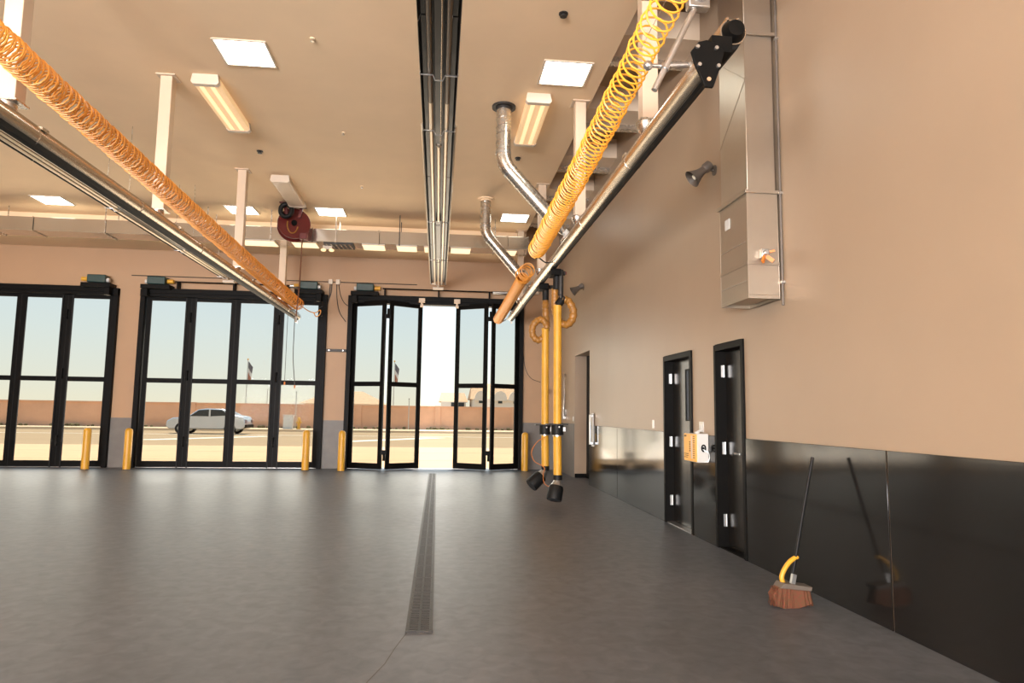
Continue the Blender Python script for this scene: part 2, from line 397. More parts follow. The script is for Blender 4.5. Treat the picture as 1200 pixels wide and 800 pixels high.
def operator(x, side, label):
    r = thing('door_operator', label, 'door motor', (x, YB-.02, ZD+.08), group='folding door operators')
    s = side
    MB().box(x-.05*s, x+.62*s, YB-.34, YB-.01, ZD+.06, ZD+.16).build('base_plate', M['black'], r, bevel=.006)
    MB().box(x+.08*s, x+.50*s, YB-.32, YB-.06, ZD+.17, ZD+.36).build('motor_housing', M['green'], r, bevel=.02)
    MB().cyl((x+.08*s, YB-.22, ZD+.24), (x+.02*s, YB-.22, ZD+.24), .05, 14).build('motor_cap', M['white'], r)
    MB().cyl((x+.52*s, YB-.2, ZD+.26), (x+.66*s, YB-.2, ZD+.26), .05, 14).build('coupling', M['bollard'], r)
    MB().box(x-.02*s, x+.10*s, YB-.30, YB-.12, ZD-.12, ZD+.1).build('arm_bracket', M['black'], r, bevel=.005)
    return r
operator(-2.16, 1, 'dark green door motor on black plate above left corner of half-open door')
operator(-2.94, -1, 'dark green door motor on black plate above right corner of nearest closed door')
operator(-7.1, 1, 'dark green door motor at left corner of nearest closed door')
operator(-7.88, -1, 'dark green door motor at right corner of farthest-left door')
for X0, X1, lb in ((-2.24, 2.09, 'thin black drive rod above the half-open central door'), (-7.18, -2.85, 'thin black drive rod above the closed door left of centre')):
    s_ = thing('drive_rod', lb, 'rod', ((X0+X1)/2, YB-.2, ZD+.26))
    a, b = (X0+.80, X1-.75) if X0 > -3 else (X0+.78, X1-.82)
    MB().cyl((a, YB-.2, ZD+.26), (b, YB-.2, ZD+.26), .017, 8).build('rod', M['black'], s_)
    MB().cyl((b-.02, YB-.2, ZD+.25), (b+.36, YB-.2, ZD+.25), .045, 12).build('spring_cylinder', M['steel'], s_)
    for xx in (a+.05, (a+b)/2, b-.1): MB().box(xx-.015, xx+.015, YB-.21, YB, ZD+.08, ZD+.27).build('rod_bracket', M['black'], s_)

# ================================================================== RIGHT WALL DOORS (black, recessed)
def man_door(n, y0, y1, top, label, vision, lever):
    r = thing('door_%d' % n, label, None, (XR, (y0+y1)/2, 0), kind='structure')
    f = MB(); f.box(XR-.02, XR+.15, y1-.045, y1+.01, 0, top+.03).box(XR-.02, XR+.15, y0-.01, y0+.045, 0, top+.03).box(XR-.02, XR+.15, y0+.045, y1-.045, top-.04, top+.03)
    fr = f.build('door_frame', M['black'], r, bevel=.004)
    lf = MB(); xa, xb = XR+.10, XR+.145; ya, yb = y0+.045, y1-.045; zt = top-.045
    if vision:
        va, vb, za, zb = ya+.33, ya+.43, 1.36, 1.98
        lf.box(xa, xb, ya, va, .012, zt).box(xa, xb, vb, yb, .012, zt).box(xa, xb, va, vb, .012, za).box(xa, xb, va, vb, zb, zt)
    else: lf.box(xa, xb, ya, yb, .012, zt)
    leaf = lf.build('door_leaf', M['blackdoor'], r, bevel=.003)
    if vision:
        MB().box(xa+.018, xa+.026, va, vb, za, zb).build('vision_pane', M['carglass'], leaf)
        MB().box(xa-.008, xa, va-.02, va, za-.02, zb+.02).box(xa-.008, xa, vb, vb+.02, za-.02, zb+.02).box(xa-.008, xa, va, vb, za-.02, za).box(xa-.008, xa, va, vb, zb, zb+.02).build('vision_frame', M['black'], leaf)
    for z in (.29, 1.06, 1.90):
        hg = MB().box(XR+.045, XR+.072, y1-.050, y1-.045, z-.065, z+.065).cyl((XR+.076, y1-.052, z-.065), (XR+.076, y1-.052, z+.065), .007, 8).build('hinge', M['steel'], r)
    if lever:
        h = MB(); yy = ya+.20; h.cyl((xa, yy, 1.02), (xa-.012, yy, 1.02), .03, 16).cyl((xa-.01, yy, 1.02), (xa-.055, yy, 1.02), .010, 10).tube([(xa-.055, yy, 1.02), (xa-.058, yy+.05, 1.02), (xa-.055, yy+.12, 1.018)], .009, 8)
        h.build('lever_handle', M['steel'], leaf)
    MB().box(XR+.0, XR+.16, y0+.045, y1-.045, .0005, .010).build('threshold', M['steel'] if vision else M['black'], r)
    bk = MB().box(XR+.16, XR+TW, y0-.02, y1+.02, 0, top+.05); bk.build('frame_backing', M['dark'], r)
    return r
man_door(1, 8.0, 9.02, 2.17, 'black hinged door with narrow vision window, left of the yellow control box', True, False)
man_door(2, 6.58, 7.30, 2.16, 'plain black hinged door with lever, right of the yellow control box', False, True)

# pull handle near the doorway
ph = thing('grab_bar', 'tall silver pull bar on the wall edge beside the open doorway', 'handle', (XR, 13.28, .78))
MB().box(XR-.035, XR-.012, 13.22, 13.34, .78, 1.43).build('back_plate', M['white'], ph, bevel=.004)
MB().box(XR-.10, XR-.075, 13.20, 13.26, .82, 1.40).box(XR-.08, XR-.03, 13.20, 13.26, .82, .87).box(XR-.08, XR-.03, 13.20, 13.26, 1.35, 1.40).build('grip', M['steel'], ph, bevel=.004)

# switches
def plate(name, y, z, w_, h_, label, cat, n=1):
    r = thing(name, label, cat, (XR, y, z))
    MB().box(XR-.008, XR, y-w_/2, y+w_/2, z-h_/2, z+h_/2).build('cover_plate', M['brushed'], r, bevel=.002)
    for i in range(n):
        yy = y+(i-(n-1)/2)*.045
        MB().box(XR-.014, XR-.008, yy-.012, yy+.012, z-.03, z+.03).build('toggle', M['white'], r, bevel=.001)
    return r
plate('switch_plate', 7.72, 1.28, .13, .12, 'steel switch plate above the yellow control box', 'switch', 2)
plate('switch_plate', 9.52, 1.28, .08, .12, 'small switch plate on bare wall left of the first black door', 'switch')
plate('switch_plate', 15.32, 1.30, .07, .11, 'small dark switch plate beyond the open doorway', 'switch')

# yellow/white control box between doors
cb = thing('control_box', 'grey control box with yellow labelled face between the two black doors', 'control box', (2.98, 7.69, .89))
MB().box(2.915, 3.048, 7.50, 7.89, .885, 1.205).build('enclosure', M['white'], cb, bevel=.005)
dfc = MB().box(2.903, 2.915, 7.505, 7.885, .89, 1.20).build('labelled_cover', M['yellowlabel'], cb, bevel=.003)
def text(body, size, loc, rot, m, parent, name='lettering'):
    cu_ = bpy.data.curves.new(name, 'FONT'); cu_.body = body; cu_.size = size; cu_.extrude = .0008; cu_.align_x = 'CENTER'; cu_.align_y = 'CENTER'; cu_.resolution_u = 2
    tmp = bpy.data.objects.new('tmp', cu_); C.objects.link(tmp); bpy.context.view_layer.update()
    me = bpy.data.meshes.new_from_object(tmp.evaluated_get(bpy.context.evaluated_depsgraph_get())); bpy.data.objects.remove(tmp)
    me.materials.clear(); me.materials.append(m)
    o = bpy.data.objects.new(name, me); C.objects.link(o); o.parent = parent
    po = Vector(parent['_o']) if '_o' in parent else Vector((0, 0, 0))
    o.location = Vector(loc)-po; o.rotation_euler = rot; return o
# small print is unreadable in the photograph: blocks of printed lines, and the dark column of marks in the middle
lines_ = [(a, b, z, .008) for z, a, b in ((1.175, 7.80, 7.87), (1.165, 7.80, 7.87), (.965, 7.74, 7.87), (.945, 7.74, 7.86), (.925, 7.76, 7.87))]
lines_ += [(7.68, 7.71, z, .014) for z in (1.10, 1.075, 1.05, 1.025, 1.0)]+[(7.545, 7.595, 1.17-i*.024, .008) for i in range(11)]
for a, b, z, h_ in lines_: MB().box(2.9018, 2.903, a, b, z, z+h_).build('printed_line', M['black'], dfc)
MB().box(2.9019, 2.903, 7.615, 7.66, .92, 1.18).build('pale_label_strip', M['offwhite'], dfc)
hl = MB(); hl.tube([(2.985+.022*math.cos(t*PI/8), 7.487, 1.045+.035*math.sin(t*PI/8)) for t in range(16)], .008, 8, closed=True)
hl.build('hasp_ring', M['black'], cb)
MB().cyl((2.985, 7.50, 1.045), (2.985, 7.488, 1.045), .012, 10).build('latch_hub', M['black'], cb)
MB().tube(spline([(2.99, 7.485, 1.02), (3.03, 7.47, 1.00), (3.045, 7.47, .95), (3.03, 7.475, .90), (2.99, 7.485, .895)]), .005, 6).build('cable_loop', M['steel'], cb)
MB().cyl((2.99, 7.69, 1.205), (2.99, 7.69, 1.225), .03, 10).tube([(2.99, 7.69, 1.222), (3.02, 7.69, 1.235), (3.05, 7.69, 1.24)], .012, 8).build('cable_gland', M['white'], cb)

# ================================================================== HORN SPEAKERS
def horn(x, y, z, label, aim):
    r = thing('horn_speaker', label, 'speaker', (XR, y, z))
    c = Vector((x, y, z)); d = Vector(aim).normalized(); K = .8
    MB().tube([c, c+d*.04, c+d*.08, c+d*.13, c+d*.18], [.045, .048, .058, .08, .105], 20, caps=False).build('horn_bell', M['horn'], r)
    MB().tube([c-d*.10, c-d*.09, c-d*.02, c], [.045, .058, .058, .045], 18).build('driver', M['horn'], r)
    MB().cyl(c+d*.03, c+d*.15, .025, 12, .03).build('inner_cone', M['brushed'], r)
    MB().tube([c-d*.04, Vector((XR-.04, y, z)), Vector((XR, y, z))], .018, 8).cyl((XR-.012, y, z), (XR, y, z), .06, 14).build('wall_bracket', M['horn'], r)
    return r
horn(2.93, 7.22, 4.18, 'grey horn loudspeaker on wall beside the square metal duct', (-.75, .05, -.62))
horn(2.97, 14.27, 4.12, 'small grey horn loudspeaker high on wall above the open doorway', (-.8, .05, -.5))

# ================================================================== RECTANGULAR DUCT ON RIGHT WALL
d = thing('vertical_duct', 'large square galvanised steel duct running down the right wall', 'duct', (2.88, 6.05, 2.45))
def rduct(x0, x1, y0, y1, z0, z1, nm, openb=False):
    q = MB(); q.box(x0, x1, y0, y1, z0, z1) if not openb else (q.box(x0, x0+.006, y0, y1, z0, z1), q.box(x1-.006, x1, y0, y1, z0, z1), q.box(x0, x1, y0, y0+.006, z0, z1), q.box(x0, x1, y1-.006, y1, z0, z1), q.box(x0, x1, y0, y1, z0+.03, z0+.036))
    return q.build(nm, M['vduct'], d, bevel=.004)
rduct(2.735, 3.03, 5.76, 6.36, 2.46, 3.44, 'duct_section', True)
rduct(2.75, 3.02, 5.775, 6.345, 3.44, 4.95, 'duct_section')
rduct(2.75, 3.02, 5.775, 6.345, 4.96, 6.75, 'duct_section')
for z in (3.44, 4.955, 2.78):
    w_ = .02 if z != 2.78 else .006
    MB().box(2.735-w_, 3.03+w_, 5.76-w_, 5.76, z-.015, z+.015).box(2.735-w_, 3.03+w_, 6.36, 6.36+w_, z-.015, z+.015).box(2.735-w_, 2.735, 5.76, 6.36, z-.015, z+.015).build('duct_flange', M['vduct'], d, bevel=.002)
MB().box(2.728, 2.734, 6.12, 6.22, 3.19, 3.29).build('paper_label', M['white'], d)
for z in (2.62, 2.98): MB().box(2.731, 2.735, 5.80, 6.32, z, z+.006).build('seam_rib', M['steel'], d)
MB().prism([(5.775, 4.5), (6.345, 4.05), (6.345, 4.07), (5.775, 4.52)], 'x', 2.746, 2.75).prism([(5.775, 4.52), (6.345, 4.95), (6.345, 4.93), (5.775, 4.5)], 'x', 2.746, 2.75).build('cross_break', M['vduct'], d)
act = MB().box(2.84, 2.90, 5.70, 5.76, 2.82, 2.90).cyl((2.87, 5.70, 2.86), (2.87, 5.66, 2.86), .022, 12).build('damper_actuator', M['steel'], d, bevel=.004)
MB().beam((2.86, 5.70, 2.83), (2.83, 5.67, 2.77), .02, .03).beam((2.88, 5.70, 2.83), (2.93, 5.67, 2.78), .02, .035).beam((2.90, 5.70, 2.87), (2.95, 5.68, 2.88), .015, .02).build('orange_lever', M['orange'], d)
cd = thing('wall_conduit', 'thin dark vertical conduit beside the square metal duct', 'conduit', (3.045, 5.74, 2.4))
MB().tube([(3.045, 5.74, 2.40), (3.045, 5.74, 6.0), (3.045, 5.74, 6.75)], .011, 8).build('conduit', M['horn'], cd)
for z in (2.6, 3.42, 4.9): MB().box(3.03, 3.06, 5.72, 5.755, z, z+.02).build('pipe_strap', M['steel'], cd)

# ================================================================== LIGHT FIXTURES
def troffer(cx_, cy_, label, behind=False):
    r = thing('recessed_light', label, 'ceiling light', (cx_, cy_, HC), group='square recessed ceiling lights')
    h = .305
    lens = MB().box(cx_-h+.02, cx_+h-.02, cy_-h+.02, cy_+h-.02, HC-.008, HC-.001).build('lens', M['troffer'], r)
    q = MB()
    for a in (-1, 1):
        q.box(cx_+a*h-.012, cx_+a*h+.012, cy_-h-.01, cy_+h+.01, HC-.016, HC)
        q.box(cx_-h+.012, cx_+h-.012, cy_+a*h-.012, cy_+a*h+.012, HC-.016, HC)
    q.build('frame', M['offwhite'], r)
    gr = MB()
    for i in range(1, 4): gr.box(cx_-h+.02+.1425*i-.004, cx_-h+.02+.1425*i+.004, cy_-h+.02, cy_+h-.02, HC-.014, HC-.008)
    gr.build('louvre', M['offwhite'], r)
    return r
troffer(1.53, 8.33, 'square bright ceiling light panel nearest the galvanised exhaust elbow pipe')
troffer(1.62, 14.98, 'square bright ceiling light panel at far end, behind the exhaust pipes')
troffer(-2.48, 8.36, 'bright square light panel at upper left, nearest the camera on the left')
troffer(-2.47, 15.15, 'bright square light panel at far end, right of the red hose reel')
troffer(-4.42, 15.3, 'bright square light panel at far end, left of the red hose reel')
troffer(-6.4, 8.3, 'square light panel in the bay left of the red hose reel, near row')
troffer(-9.5, 8.3, 'square light panel over the farthest-left bay, near row')
troffer(-8.3, 15.2, 'square light panel over the farthest-left bay, by the far wall')
for x in (1.53, -2.48, -6.4, -9.5):
    troffer(x, 1.4, 'square light panel overhead above the camera, %s' % {1.53: 'right bay edge', -2.48: 'left of the central heater', -6.4: 'middle bay', -9.5: 'left bay'}[x])
    troffer(x, -5.2, 'square light panel overhead behind the camera, %s' % {1.53: 'right bay edge', -2.48: 'left of the central heater', -6.4: 'middle bay', -9.5: 'left bay'}[x])

def fluor(x0, x1, y0, y1, lit, label):
    r = thing('fluorescent_light', label, 'ceiling light', ((x0+x1)/2, (y0+y1)/2, HC), group='long surface-mounted ceiling lights')
    zt, zb = HC-.001, HC-.14
    MB().prism([(x0+.02, zt), (x0, zb+.03), (x0+.03, zb), (x1-.03, zb), (x1, zb+.03), (x1-.02, zt)], 'y', y0, y0+.08).build('end_cap', M['offwhite'], r)
    MB().prism([(x0+.02, zt), (x0, zb+.03), (x0+.03, zb), (x1-.03, zb), (x1, zb+.03), (x1-.02, zt)], 'y', y1-.08, y1).build('end_cap', M['offwhite'], r)
    MB().prism([(x0+.03, zt), (x0+.012, zb+.03), (x0+.04, zb+.008), (x1-.04, zb+.008), (x1-.012, zb+.03), (x1-.03, zt)], 'y', y0+.08, y1-.08).build('lens', M['warmlens' if lit else 'offlens'], r)
    if lit:
        for xx in ((x0*2+x1)/3-.01, (x0+2*x1)/3+.01):
            MB().box(xx-.028, xx+.028, y0+.10, y1-.10, zb+.001, zb+.008).build('lamp_tube', M['warmtube'], r, bevel=.002)
    return r
fluor(1.10, 1.46, 8.92, 10.5, True, 'lit long fluorescent light beside the near galvanised elbow pipe')
fluor(-3.34, -2.98, 8.98, 10.58, True, 'lit long fluorescent light cut by the left edge, above the hose reel')
fluor(-3.24, -2.88, 12.85, 14.5, False, 'unlit long boxy light just above the red hose reel')
fluor(-7.4, -7.04, 8.98, 10.58, True, 'lit long fluorescent light over the farthest-left bays')

# sprinklers / detectors on the ceiling
def head(x, y, label, big=False):
    r = thing('sprinkler_head', label, 'sprinkler', (x, y, HC), group='ceiling sprinklers and detectors')
    s_ = 1.15 if big else .7
    MB().cyl((x, y, HC), (x, y, HC-.012), .045*s_, 16).build('escutcheon', M['ceil' if not big else 'drain'], r)
    MB().cyl((x, y, HC-.01), (x, y, HC-.035), .022*s_, 10).cyl((x, y, HC-.035), (x, y, HC-.040), .034*s_, 12).build('deflector', M['drain' if big else 'galv'], r)
    return r
head(1.27, 7.02, 'dark round ceiling sprinkler above the square bright panel, near top', True)
head(-3.13, 11.67, 'small dark sprinkler head near left edge of the ceiling', True)
head(1.27, 11.35, 'small dark sprinkler head below the lit fluorescent light', True)
head(-1.59, 7.91, 'faint ceiling sprinkler left of the heater, nearest')
head(-1.6, 10.67, 'faint ceiling sprinkler left of the heater, second away')
head(-1.59, 13.27, 'faint ceiling sprinkler left of the heater, farthest')

# ================================================================== CENTRAL RADIANT HEATER
def heater(cx_, label):
    Z = 4.5; y0, y1 = 1.4, 16.6
    r = thing('radiant_heater', label, 'heater', (cx_, 9, Z))
    for s_ in (-1, 1):
        o_ = cx_+s_*.112
        # inverted trough reflector
        pts = [(o_-.062, Z), (o_-.040, Z+.07), (o_+.040, Z+.07), (o_+.062, Z), (o_+.058, Z), (o_+.037, Z+.064), (o_-.037, Z+.064), (o_-.058, Z)]
        q = MB(); n = 8
        for k in range(4):
            ya = y0+(y1-y0)*k/4+.01; yb = y0+(y1-y0)*(k+1)/4-.01
            q = MB(); q.prism([pts[0], pts[1], pts[6], pts[7]], 'y', ya, yb); q.prism([pts[1], pts[2], pts[5], pts[6]], 'y', ya, yb); q.prism([pts[2], pts[3], pts[4], pts[5]], 'y', ya, yb)
            q.build('reflector', M['reflector'], r)
        MB().cyl((o_-s_*.03, y0+.2, Z-.0), (o_-s_*.03, 6.6, Z-.0), .024, 14).build('burner_tube', M['tubed'], r)
        MB().cyl((o_-s_*.03, 6.6, Z-.0), (o_-s_*.03, y1-.1, Z-.0), .024, 14).build('burner_tube', M['tube'], r)  # far run of the same tube, in the painted sheen colour
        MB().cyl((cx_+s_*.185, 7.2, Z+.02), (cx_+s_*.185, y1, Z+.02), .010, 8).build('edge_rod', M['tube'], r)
    # centre channel: dark covers with pale pipe between
    for a, b in ((y0, 7.68), (10.9, 13.7)): MB().box(cx_-.040, cx_+.040, a, b, Z-.005, Z+.05).build('centre_cover', M['reflector'], r, bevel=.004)
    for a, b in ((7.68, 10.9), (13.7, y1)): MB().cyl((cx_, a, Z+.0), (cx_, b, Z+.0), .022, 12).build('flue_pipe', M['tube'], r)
    MB().ball((cx_, 7.72, Z), .035, 12, 8).build('pipe_cap', M['tube'], r)
    MB().cyl((cx_+.022, y0, Z-.016), (cx_+.022, 7.6, Z-.016), .006, 8).build('gas_line', M['alu'], r)
    MB().box(cx_-.172, cx_+.172, y0, y1-.1, Z+.075, Z+.085).build('top_pan', M['reflector'], r)
    # saddle brackets and rods
    for y in (3.4, 6.0, 7.25, 10.9, 13.7, 16.3):
        MB().tube([(cx_-.165, y, Z-.03), (cx_-.055, y, Z-.03), (cx_-.035, y+.02, Z-.07), (cx_+.035, y+.02, Z-.07), (cx_+.055, y, Z-.03), (cx_+.165, y, Z-.03)], .007, 6).build('saddle_bracket', M['steel'], r)
        for s_ in (-1, 1):
            MB().cyl((cx_+s_*.175, y, Z-.03), (cx_+s_*.145, y, HC), .004, 6).build('hanger_rod', M['galv'], r)
    MB().box(cx_-.13, cx_+.13, y1+.0, y1+.12, Z-.10, Z-.05).box(cx_-.02, cx_+.02, y1-.1, y1+.05, Z-.05, Z+.02).build('end_plate', M['offwhite'], r, bevel=.004)
    return r
heater(-.065, 'long multi-tube radiant heater hanging down the middle of the ceiling')
heater(-5.02, 'long multi-tube radiant heater over the closed bay on the left')

# ================================================================== HORIZONTAL DUCT AT THE FAR END
hd = thing('horizontal_duct', 'rectangular galvanised duct running across the far end under the ceiling', 'duct', (-5, 15.45, 5.13))
x = -13.0; k = 0
while x < 1.9:
    x2 = min(x+1.45, 1.98)
    MB().box(x+.008, x2-.008, 15.2, 15.75, 5.13, 5.42).build('duct_section', M['galvd'], hd, bevel=.005)
    MB().box(x2-.02, x2+.0, 15.185, 15.765, 5.115, 5.435).build('duct_joint', M['galvd'], hd)
    x = x2; k += 1
for x in (-12, -9.5, -7.2, -5.1, -3.75, -2.35, -.95, -.2, 1.2):
    MB().box(x-.010, x+.010, 15.18, 15.19, 5.115, HC).box(x-.010, x+.010, 15.762, 15.772, 5.115, HC).box(x-.010, x+.010, 15.18, 15.77, 5.112, 5.122).build('hanger_strap', M['drain'] if x in (-.95, -.2) else M['galv'], hd)
MB().box(-2.62, -1.98, 15.24, 15.72, 5.095, 5.13).build('air_diffuser', M['drain'], hd, bevel=.004)
for k in range(6): MB().beam((-2.56+.1*k, 15.25, 5.092), (-2.52+.1*k, 15.71, 5.092), .02, .006).build('diffuser_blade', M['galv'], hd)
for a, b, lb in ((-4.42, -3.68, 'warm bright strip under the far duct, at the left edge of the picture'), (-3.32, -2.78, 'warm bright strip under the far duct, just right of the red hose reel'), (-1.78, -1.28, 'warm bright strip under the far duct, right of the dark air diffuser'), (-1.02, -.56, 'warm bright strip under the far duct, next left of the central heater'), (-.40, -.22, 'narrow warm bright strip under the far duct, touching the central heater'), (.20, .66, 'warm bright strip under the far duct, right of the central heater'), (1.30, 1.72, 'warm bright strip under the far duct, between the two exhaust pipes')):
    sl = thing('bright_strip', lb, 'strip light', ((a+b)/2, 15.48, 5.13), group='warm bright strips under the far duct')  # plain emissive strips under the duct, kind of object left open
    MB().box(a, b, 15.24, 15.72, 5.10, 5.13).build('housing', M['offwhite'], sl)
    MB().box(a+.01, b-.01, 15.25, 15.71, 5.094, 5.10).build('lens', M['strip'], sl)
tw = thing('twin_spotlight', 'two small warm lamp heads under the far duct', 'lamp', (-2.45, 15.5, 5.05))
for dx in (-.09, .09): MB().ball((-2.56+dx, 15.45, 5.0), .06, 12, 8, .6).build('lamp_head', M['warmtube'], tw)
MB().box(-2.66, -2.46, 15.43, 15.47, 5.02, 5.10).build('lamp_bar', M['offwhite'], tw)

# ================================================================== EXHAUST ELBOW PIPES
def elbow(x, y, ze, x2, z2, label, fm='drain'):
    r = thing('exhaust_pipe', label, 'pipe', (x, y, HC))
    rr = .106
    p = [Vector((x, y, HC)), Vector((x, y, ze+.12))]
    A = Vector((x, y, ze)); Bv = Vector((x2, y, z2)); dv = (Bv-A).normalized()
    arc = [Vector((x, y, ze+.16))*(1-t)**2+A*2*t*(1-t)+(A+dv*.16)*t*t for t in (0, .25, .5, .75, 1)]
    MB().tube([(x, y, HC), (x, y, ze+.16)], rr, 22).build('vertical_pipe', M['galv'], r)
    MB().tube(arc, rr*1.02, 22).build('elbow', M['galv'], r)
    MB().tube([A+dv*.16, Bv], rr, 22).build('sloped_pipe', M['galv'], r)
    # spiral lock seam
    def spiral(a, b, nm):
        a, b = Vector(a), Vector(b); dd = (b-a); L = dd.length; dd.normalize(); u = Vector((0, 1, 0)); v = dd.cross(u).normalized(); n = int(L/.11)
        pts = [a+dd*L*t/(n*16)+(u*math.cos(2*PI*t/16)+v*math.sin(2*PI*t/16))*(rr+.0015) for t in range(n*16+1)]
        MB().tube(pts, .0035, 4).build(nm, M['galv'], r)
    spiral((x, y, ze+.16), (x, y, HC-.02), 'spiral_seam'); spiral(A+dv*.18, Bv, 'spiral_seam')
    MB().cyl((x, y, HC), (x, y, HC-.03), .17, 26).cyl((x, y, HC-.03), (x, y, HC-.06), .12, 22).build('ceiling_flange', M[fm], r)
    MB().cyl(arc[0]+Vector((0, 0, .01)), arc[0]-Vector((0, 0, .03)), rr+.006, 22).build('joint_band', M['steel'], r)
    MB().cyl(arc[-1]-dv*.02, arc[-1]+dv*.02, rr+.006, 22).build('joint_band', M['steel'], r)
    c0 = Bv; MB().cyl(c0, c0+dv*.22, rr+.004, 18, .055).build('reducer_cone', M['galv'], r)
    MB().tube(spline([c0+dv*.18, c0+dv*.26+Vector((.02, 0, -.02)), Vector((1.72, y, 3.82))], 5), .055, 14).build('outlet_boot', M['white'], r)
    return r
elbow(.84, 9.4, 4.95, 1.58, 4.15, 'near silver spiral exhaust pipe dropping from ceiling and angling to the rail')
elbow(.88, 13.7, 5.06, 1.62, 4.22, 'far silver spiral exhaust pipe angling down to the rail', 'ceil')

# ================================================================== EXHAUST RAILS
def rail(cx_, z, y0, y1, label):
    r = thing('exhaust_rail', label, 'exhaust rail', (cx_, (y0+y1)/2, z))
    q = MB().tube([(cx_, y0, z), (cx_, y1, z)], .081, 28); q.build('rail_tube', M['alu'], r)
    MB().prism([(cx_-.015, z-.074), (cx_-.028, z-.095), (cx_-.005, z-.104), (cx_+.035, z-.092), (cx_+.062, z-.048)], 'y', y0+.02, y1-.05).build('rubber_lip', M['rubber'], r)
    MB().box(cx_+.025, cx_+.04, y0, y1, z+.066, z+.092).box(cx_-.04, cx_-.025, y0, y1, z+.066, z+.092).build('top_channel', M['alu'], r)
    MB().tube([(cx_, y0+.02, z), (cx_, y0-.005, z), (cx_, y0-.05, z), (cx_, y0-.052, z)], [.075, .073, .05, .01], 28).build('end_cap', M['black'], r)
    MB().cyl((cx_, y1-.02, z), (cx_, y1+.03, z), .083, 28).box(cx_-.02, cx_+.02, y1-.03, y1+.03, z-.15, z-.06).build('end_cap', M['brushed'], r)
    for yy in [y for y in (5.9, 7.9, 9.9, 11.9, 13.9, 15.6) if y0 < y < y1]: MB().tube([(cx_+.083*math.cos(t*PI/12), yy, z+.083*math.sin(t*PI/12)) for t in range(24)], .006, 6, closed=True).build('joint_ring', M['alu'], r)
    return r
RX, RZ = 1.72, 3.72
rail(RX, RZ, 3.75, 16.35, 'long silver tubular exhaust rail hanging along the right wall')
LX, LZ = -3.44, 3.66
rail(LX, LZ, 3.75, 16.85, 'silver tubular exhaust rail entering at the left edge of the picture')

# big black bracket plate on the near end of the rail
bp = thing('bracket_plate', 'black fan-shaped bracket plate with four silver bolts on the rail end', 'bracket', (1.56, 3.69, 3.4))
pl = [(1.464, 3.58), (1.51, 3.64), (1.56, 3.655), (1.62, 3.64), (1.666, 3.59), (1.645, 3.505), (1.615, 3.42), (1.595, 3.365), (1.545, 3.365), (1.523, 3.42), (1.485, 3.505)]
MB().prism(pl, 'y', 3.68, 3.70).build('plate', M['black'], bp, bevel=.003)
for bx_, bz in ((1.50, 3.605), (1.615, 3.605), (1.51, 3.495), (1.625, 3.495)):
    MB().cyl((bx_, 3.68, bz), (bx_, 3.665, bz), .0115, 8).build('bolt', M['steel'], bp)
MB().cyl((1.568, 3.681, 3.412), (1.568, 3.674, 3.412), .0125, 14).build('hole_bushing', M['wall'], bp)
MB().box(1.60, 1.725, 3.70, 3.86, 3.60, 3.70).build('rail_clamp', M['black'], bp)
bp.location += Vector((-.035, 0, -.04))

# hanging posts with bell brackets
def post(x, y, zb, rx, rz, label):
    r = thing('hanging_post', label, 'post', (x, y, HC), group='tan square posts carrying the exhaust rails')
    MB().box(x-.075, x+.075, y-.075, y+.075, zb, HC).build('square_tube', M['trimp'], r, bevel=.006)
    MB().box(x-.12, x+.12, y-.12, y+.12, HC-.015, HC).build('ceiling_plate', M['trimp'], r)
    MB().box(x-.10, x+.10, y-.10, y+.10, zb-.015, zb).build('foot_plate', M['galv'], r)
    MB().tube([(x-.03, y, zb-.015), (x-.03, y, zb-.06), (x-.04, y, zb-.12), (x-.05, y, zb-.14)], [.085, .08, .045, .02], 16).build('swivel_cup', M['galv'], r)
    MB().tube([(x-.05, y, zb-.12), (rx, y, rz+.085)], .016, 8).build('drop_rod', M['galv'], r)
    MB().box(rx-.06, rx+.06, y-.05, y+.05, rz+.072, rz+.10).build('rail_saddle', M['galv'], r)
    return r
for y, lb in ((6.0, 'tan hanging post behind the near yellow coil, closest to camera'), (9.15, 'tan hanging post in mid view crossing the yellow coil'), (12.7, 'tan hanging post above the two black hose valves, third away'), (16.1, 'tan hanging post farthest away near the corner')):
    post(1.90, y, 4.15, RX, RZ, lb)
for y, lb in ((16.2, 'tan hanging post at left rail end by the far wall'), (12.7, 'tan hanging post on the left rail, second from far wall'), (9.15, 'tan hanging post on the left rail, third from far wall'), (6.0, 'tan hanging post on the left rail, nearest')):
    post(-3.68, y, 3.98, LX, LZ, lb)

# diagonal brace and clamp by the near coil
br = thing('diagonal_brace', 'galvanised pipe brace with clamp joint above the rail, top right', 'brace', (1.62, 4.5, 3.74))
MB().cyl((1.47, 4.5, 3.70), (1.79, 4.5, 4.37), .022, 14).build('brace_pipe', M['brushed'], br)
MB().cyl((1.545, 4.5, 3.86), (1.56, 4.5, 3.89), .032, 14).build('collar', M['steel'], br)
MB().box(1.72, 1.88, 4.46, 4.54, 4.33, 4.50).cyl((1.81, 4.44, 4.42), (1.81, 4.56, 4.42), .055, 18).build('clamp_joint', M['steel'], br, bevel=.01)
MB().cyl((1.82, 4.5, 4.48), (1.86, 4.5, 6.0), .014, 8).build('hanger_rod', M['galv'], br)
MB().cyl((1.40, 4.55, 4.42), (1.80, 4.55, 4.44), .018, 10).build('top_crossbar', M['galv'], br)
MB().cyl((1.545, 4.52, 3.90), (1.80, 4.52, 3.92), .022, 12).build('lower_crossbar', M['steel'], br)
MB().ball((1.425, 4.5, 3.88), .035, 12, 8).cyl((1.43, 4.5, 3.88), (1.54, 4.5, 3.885), .015, 10).build('ball_joint', M['steel'], br)
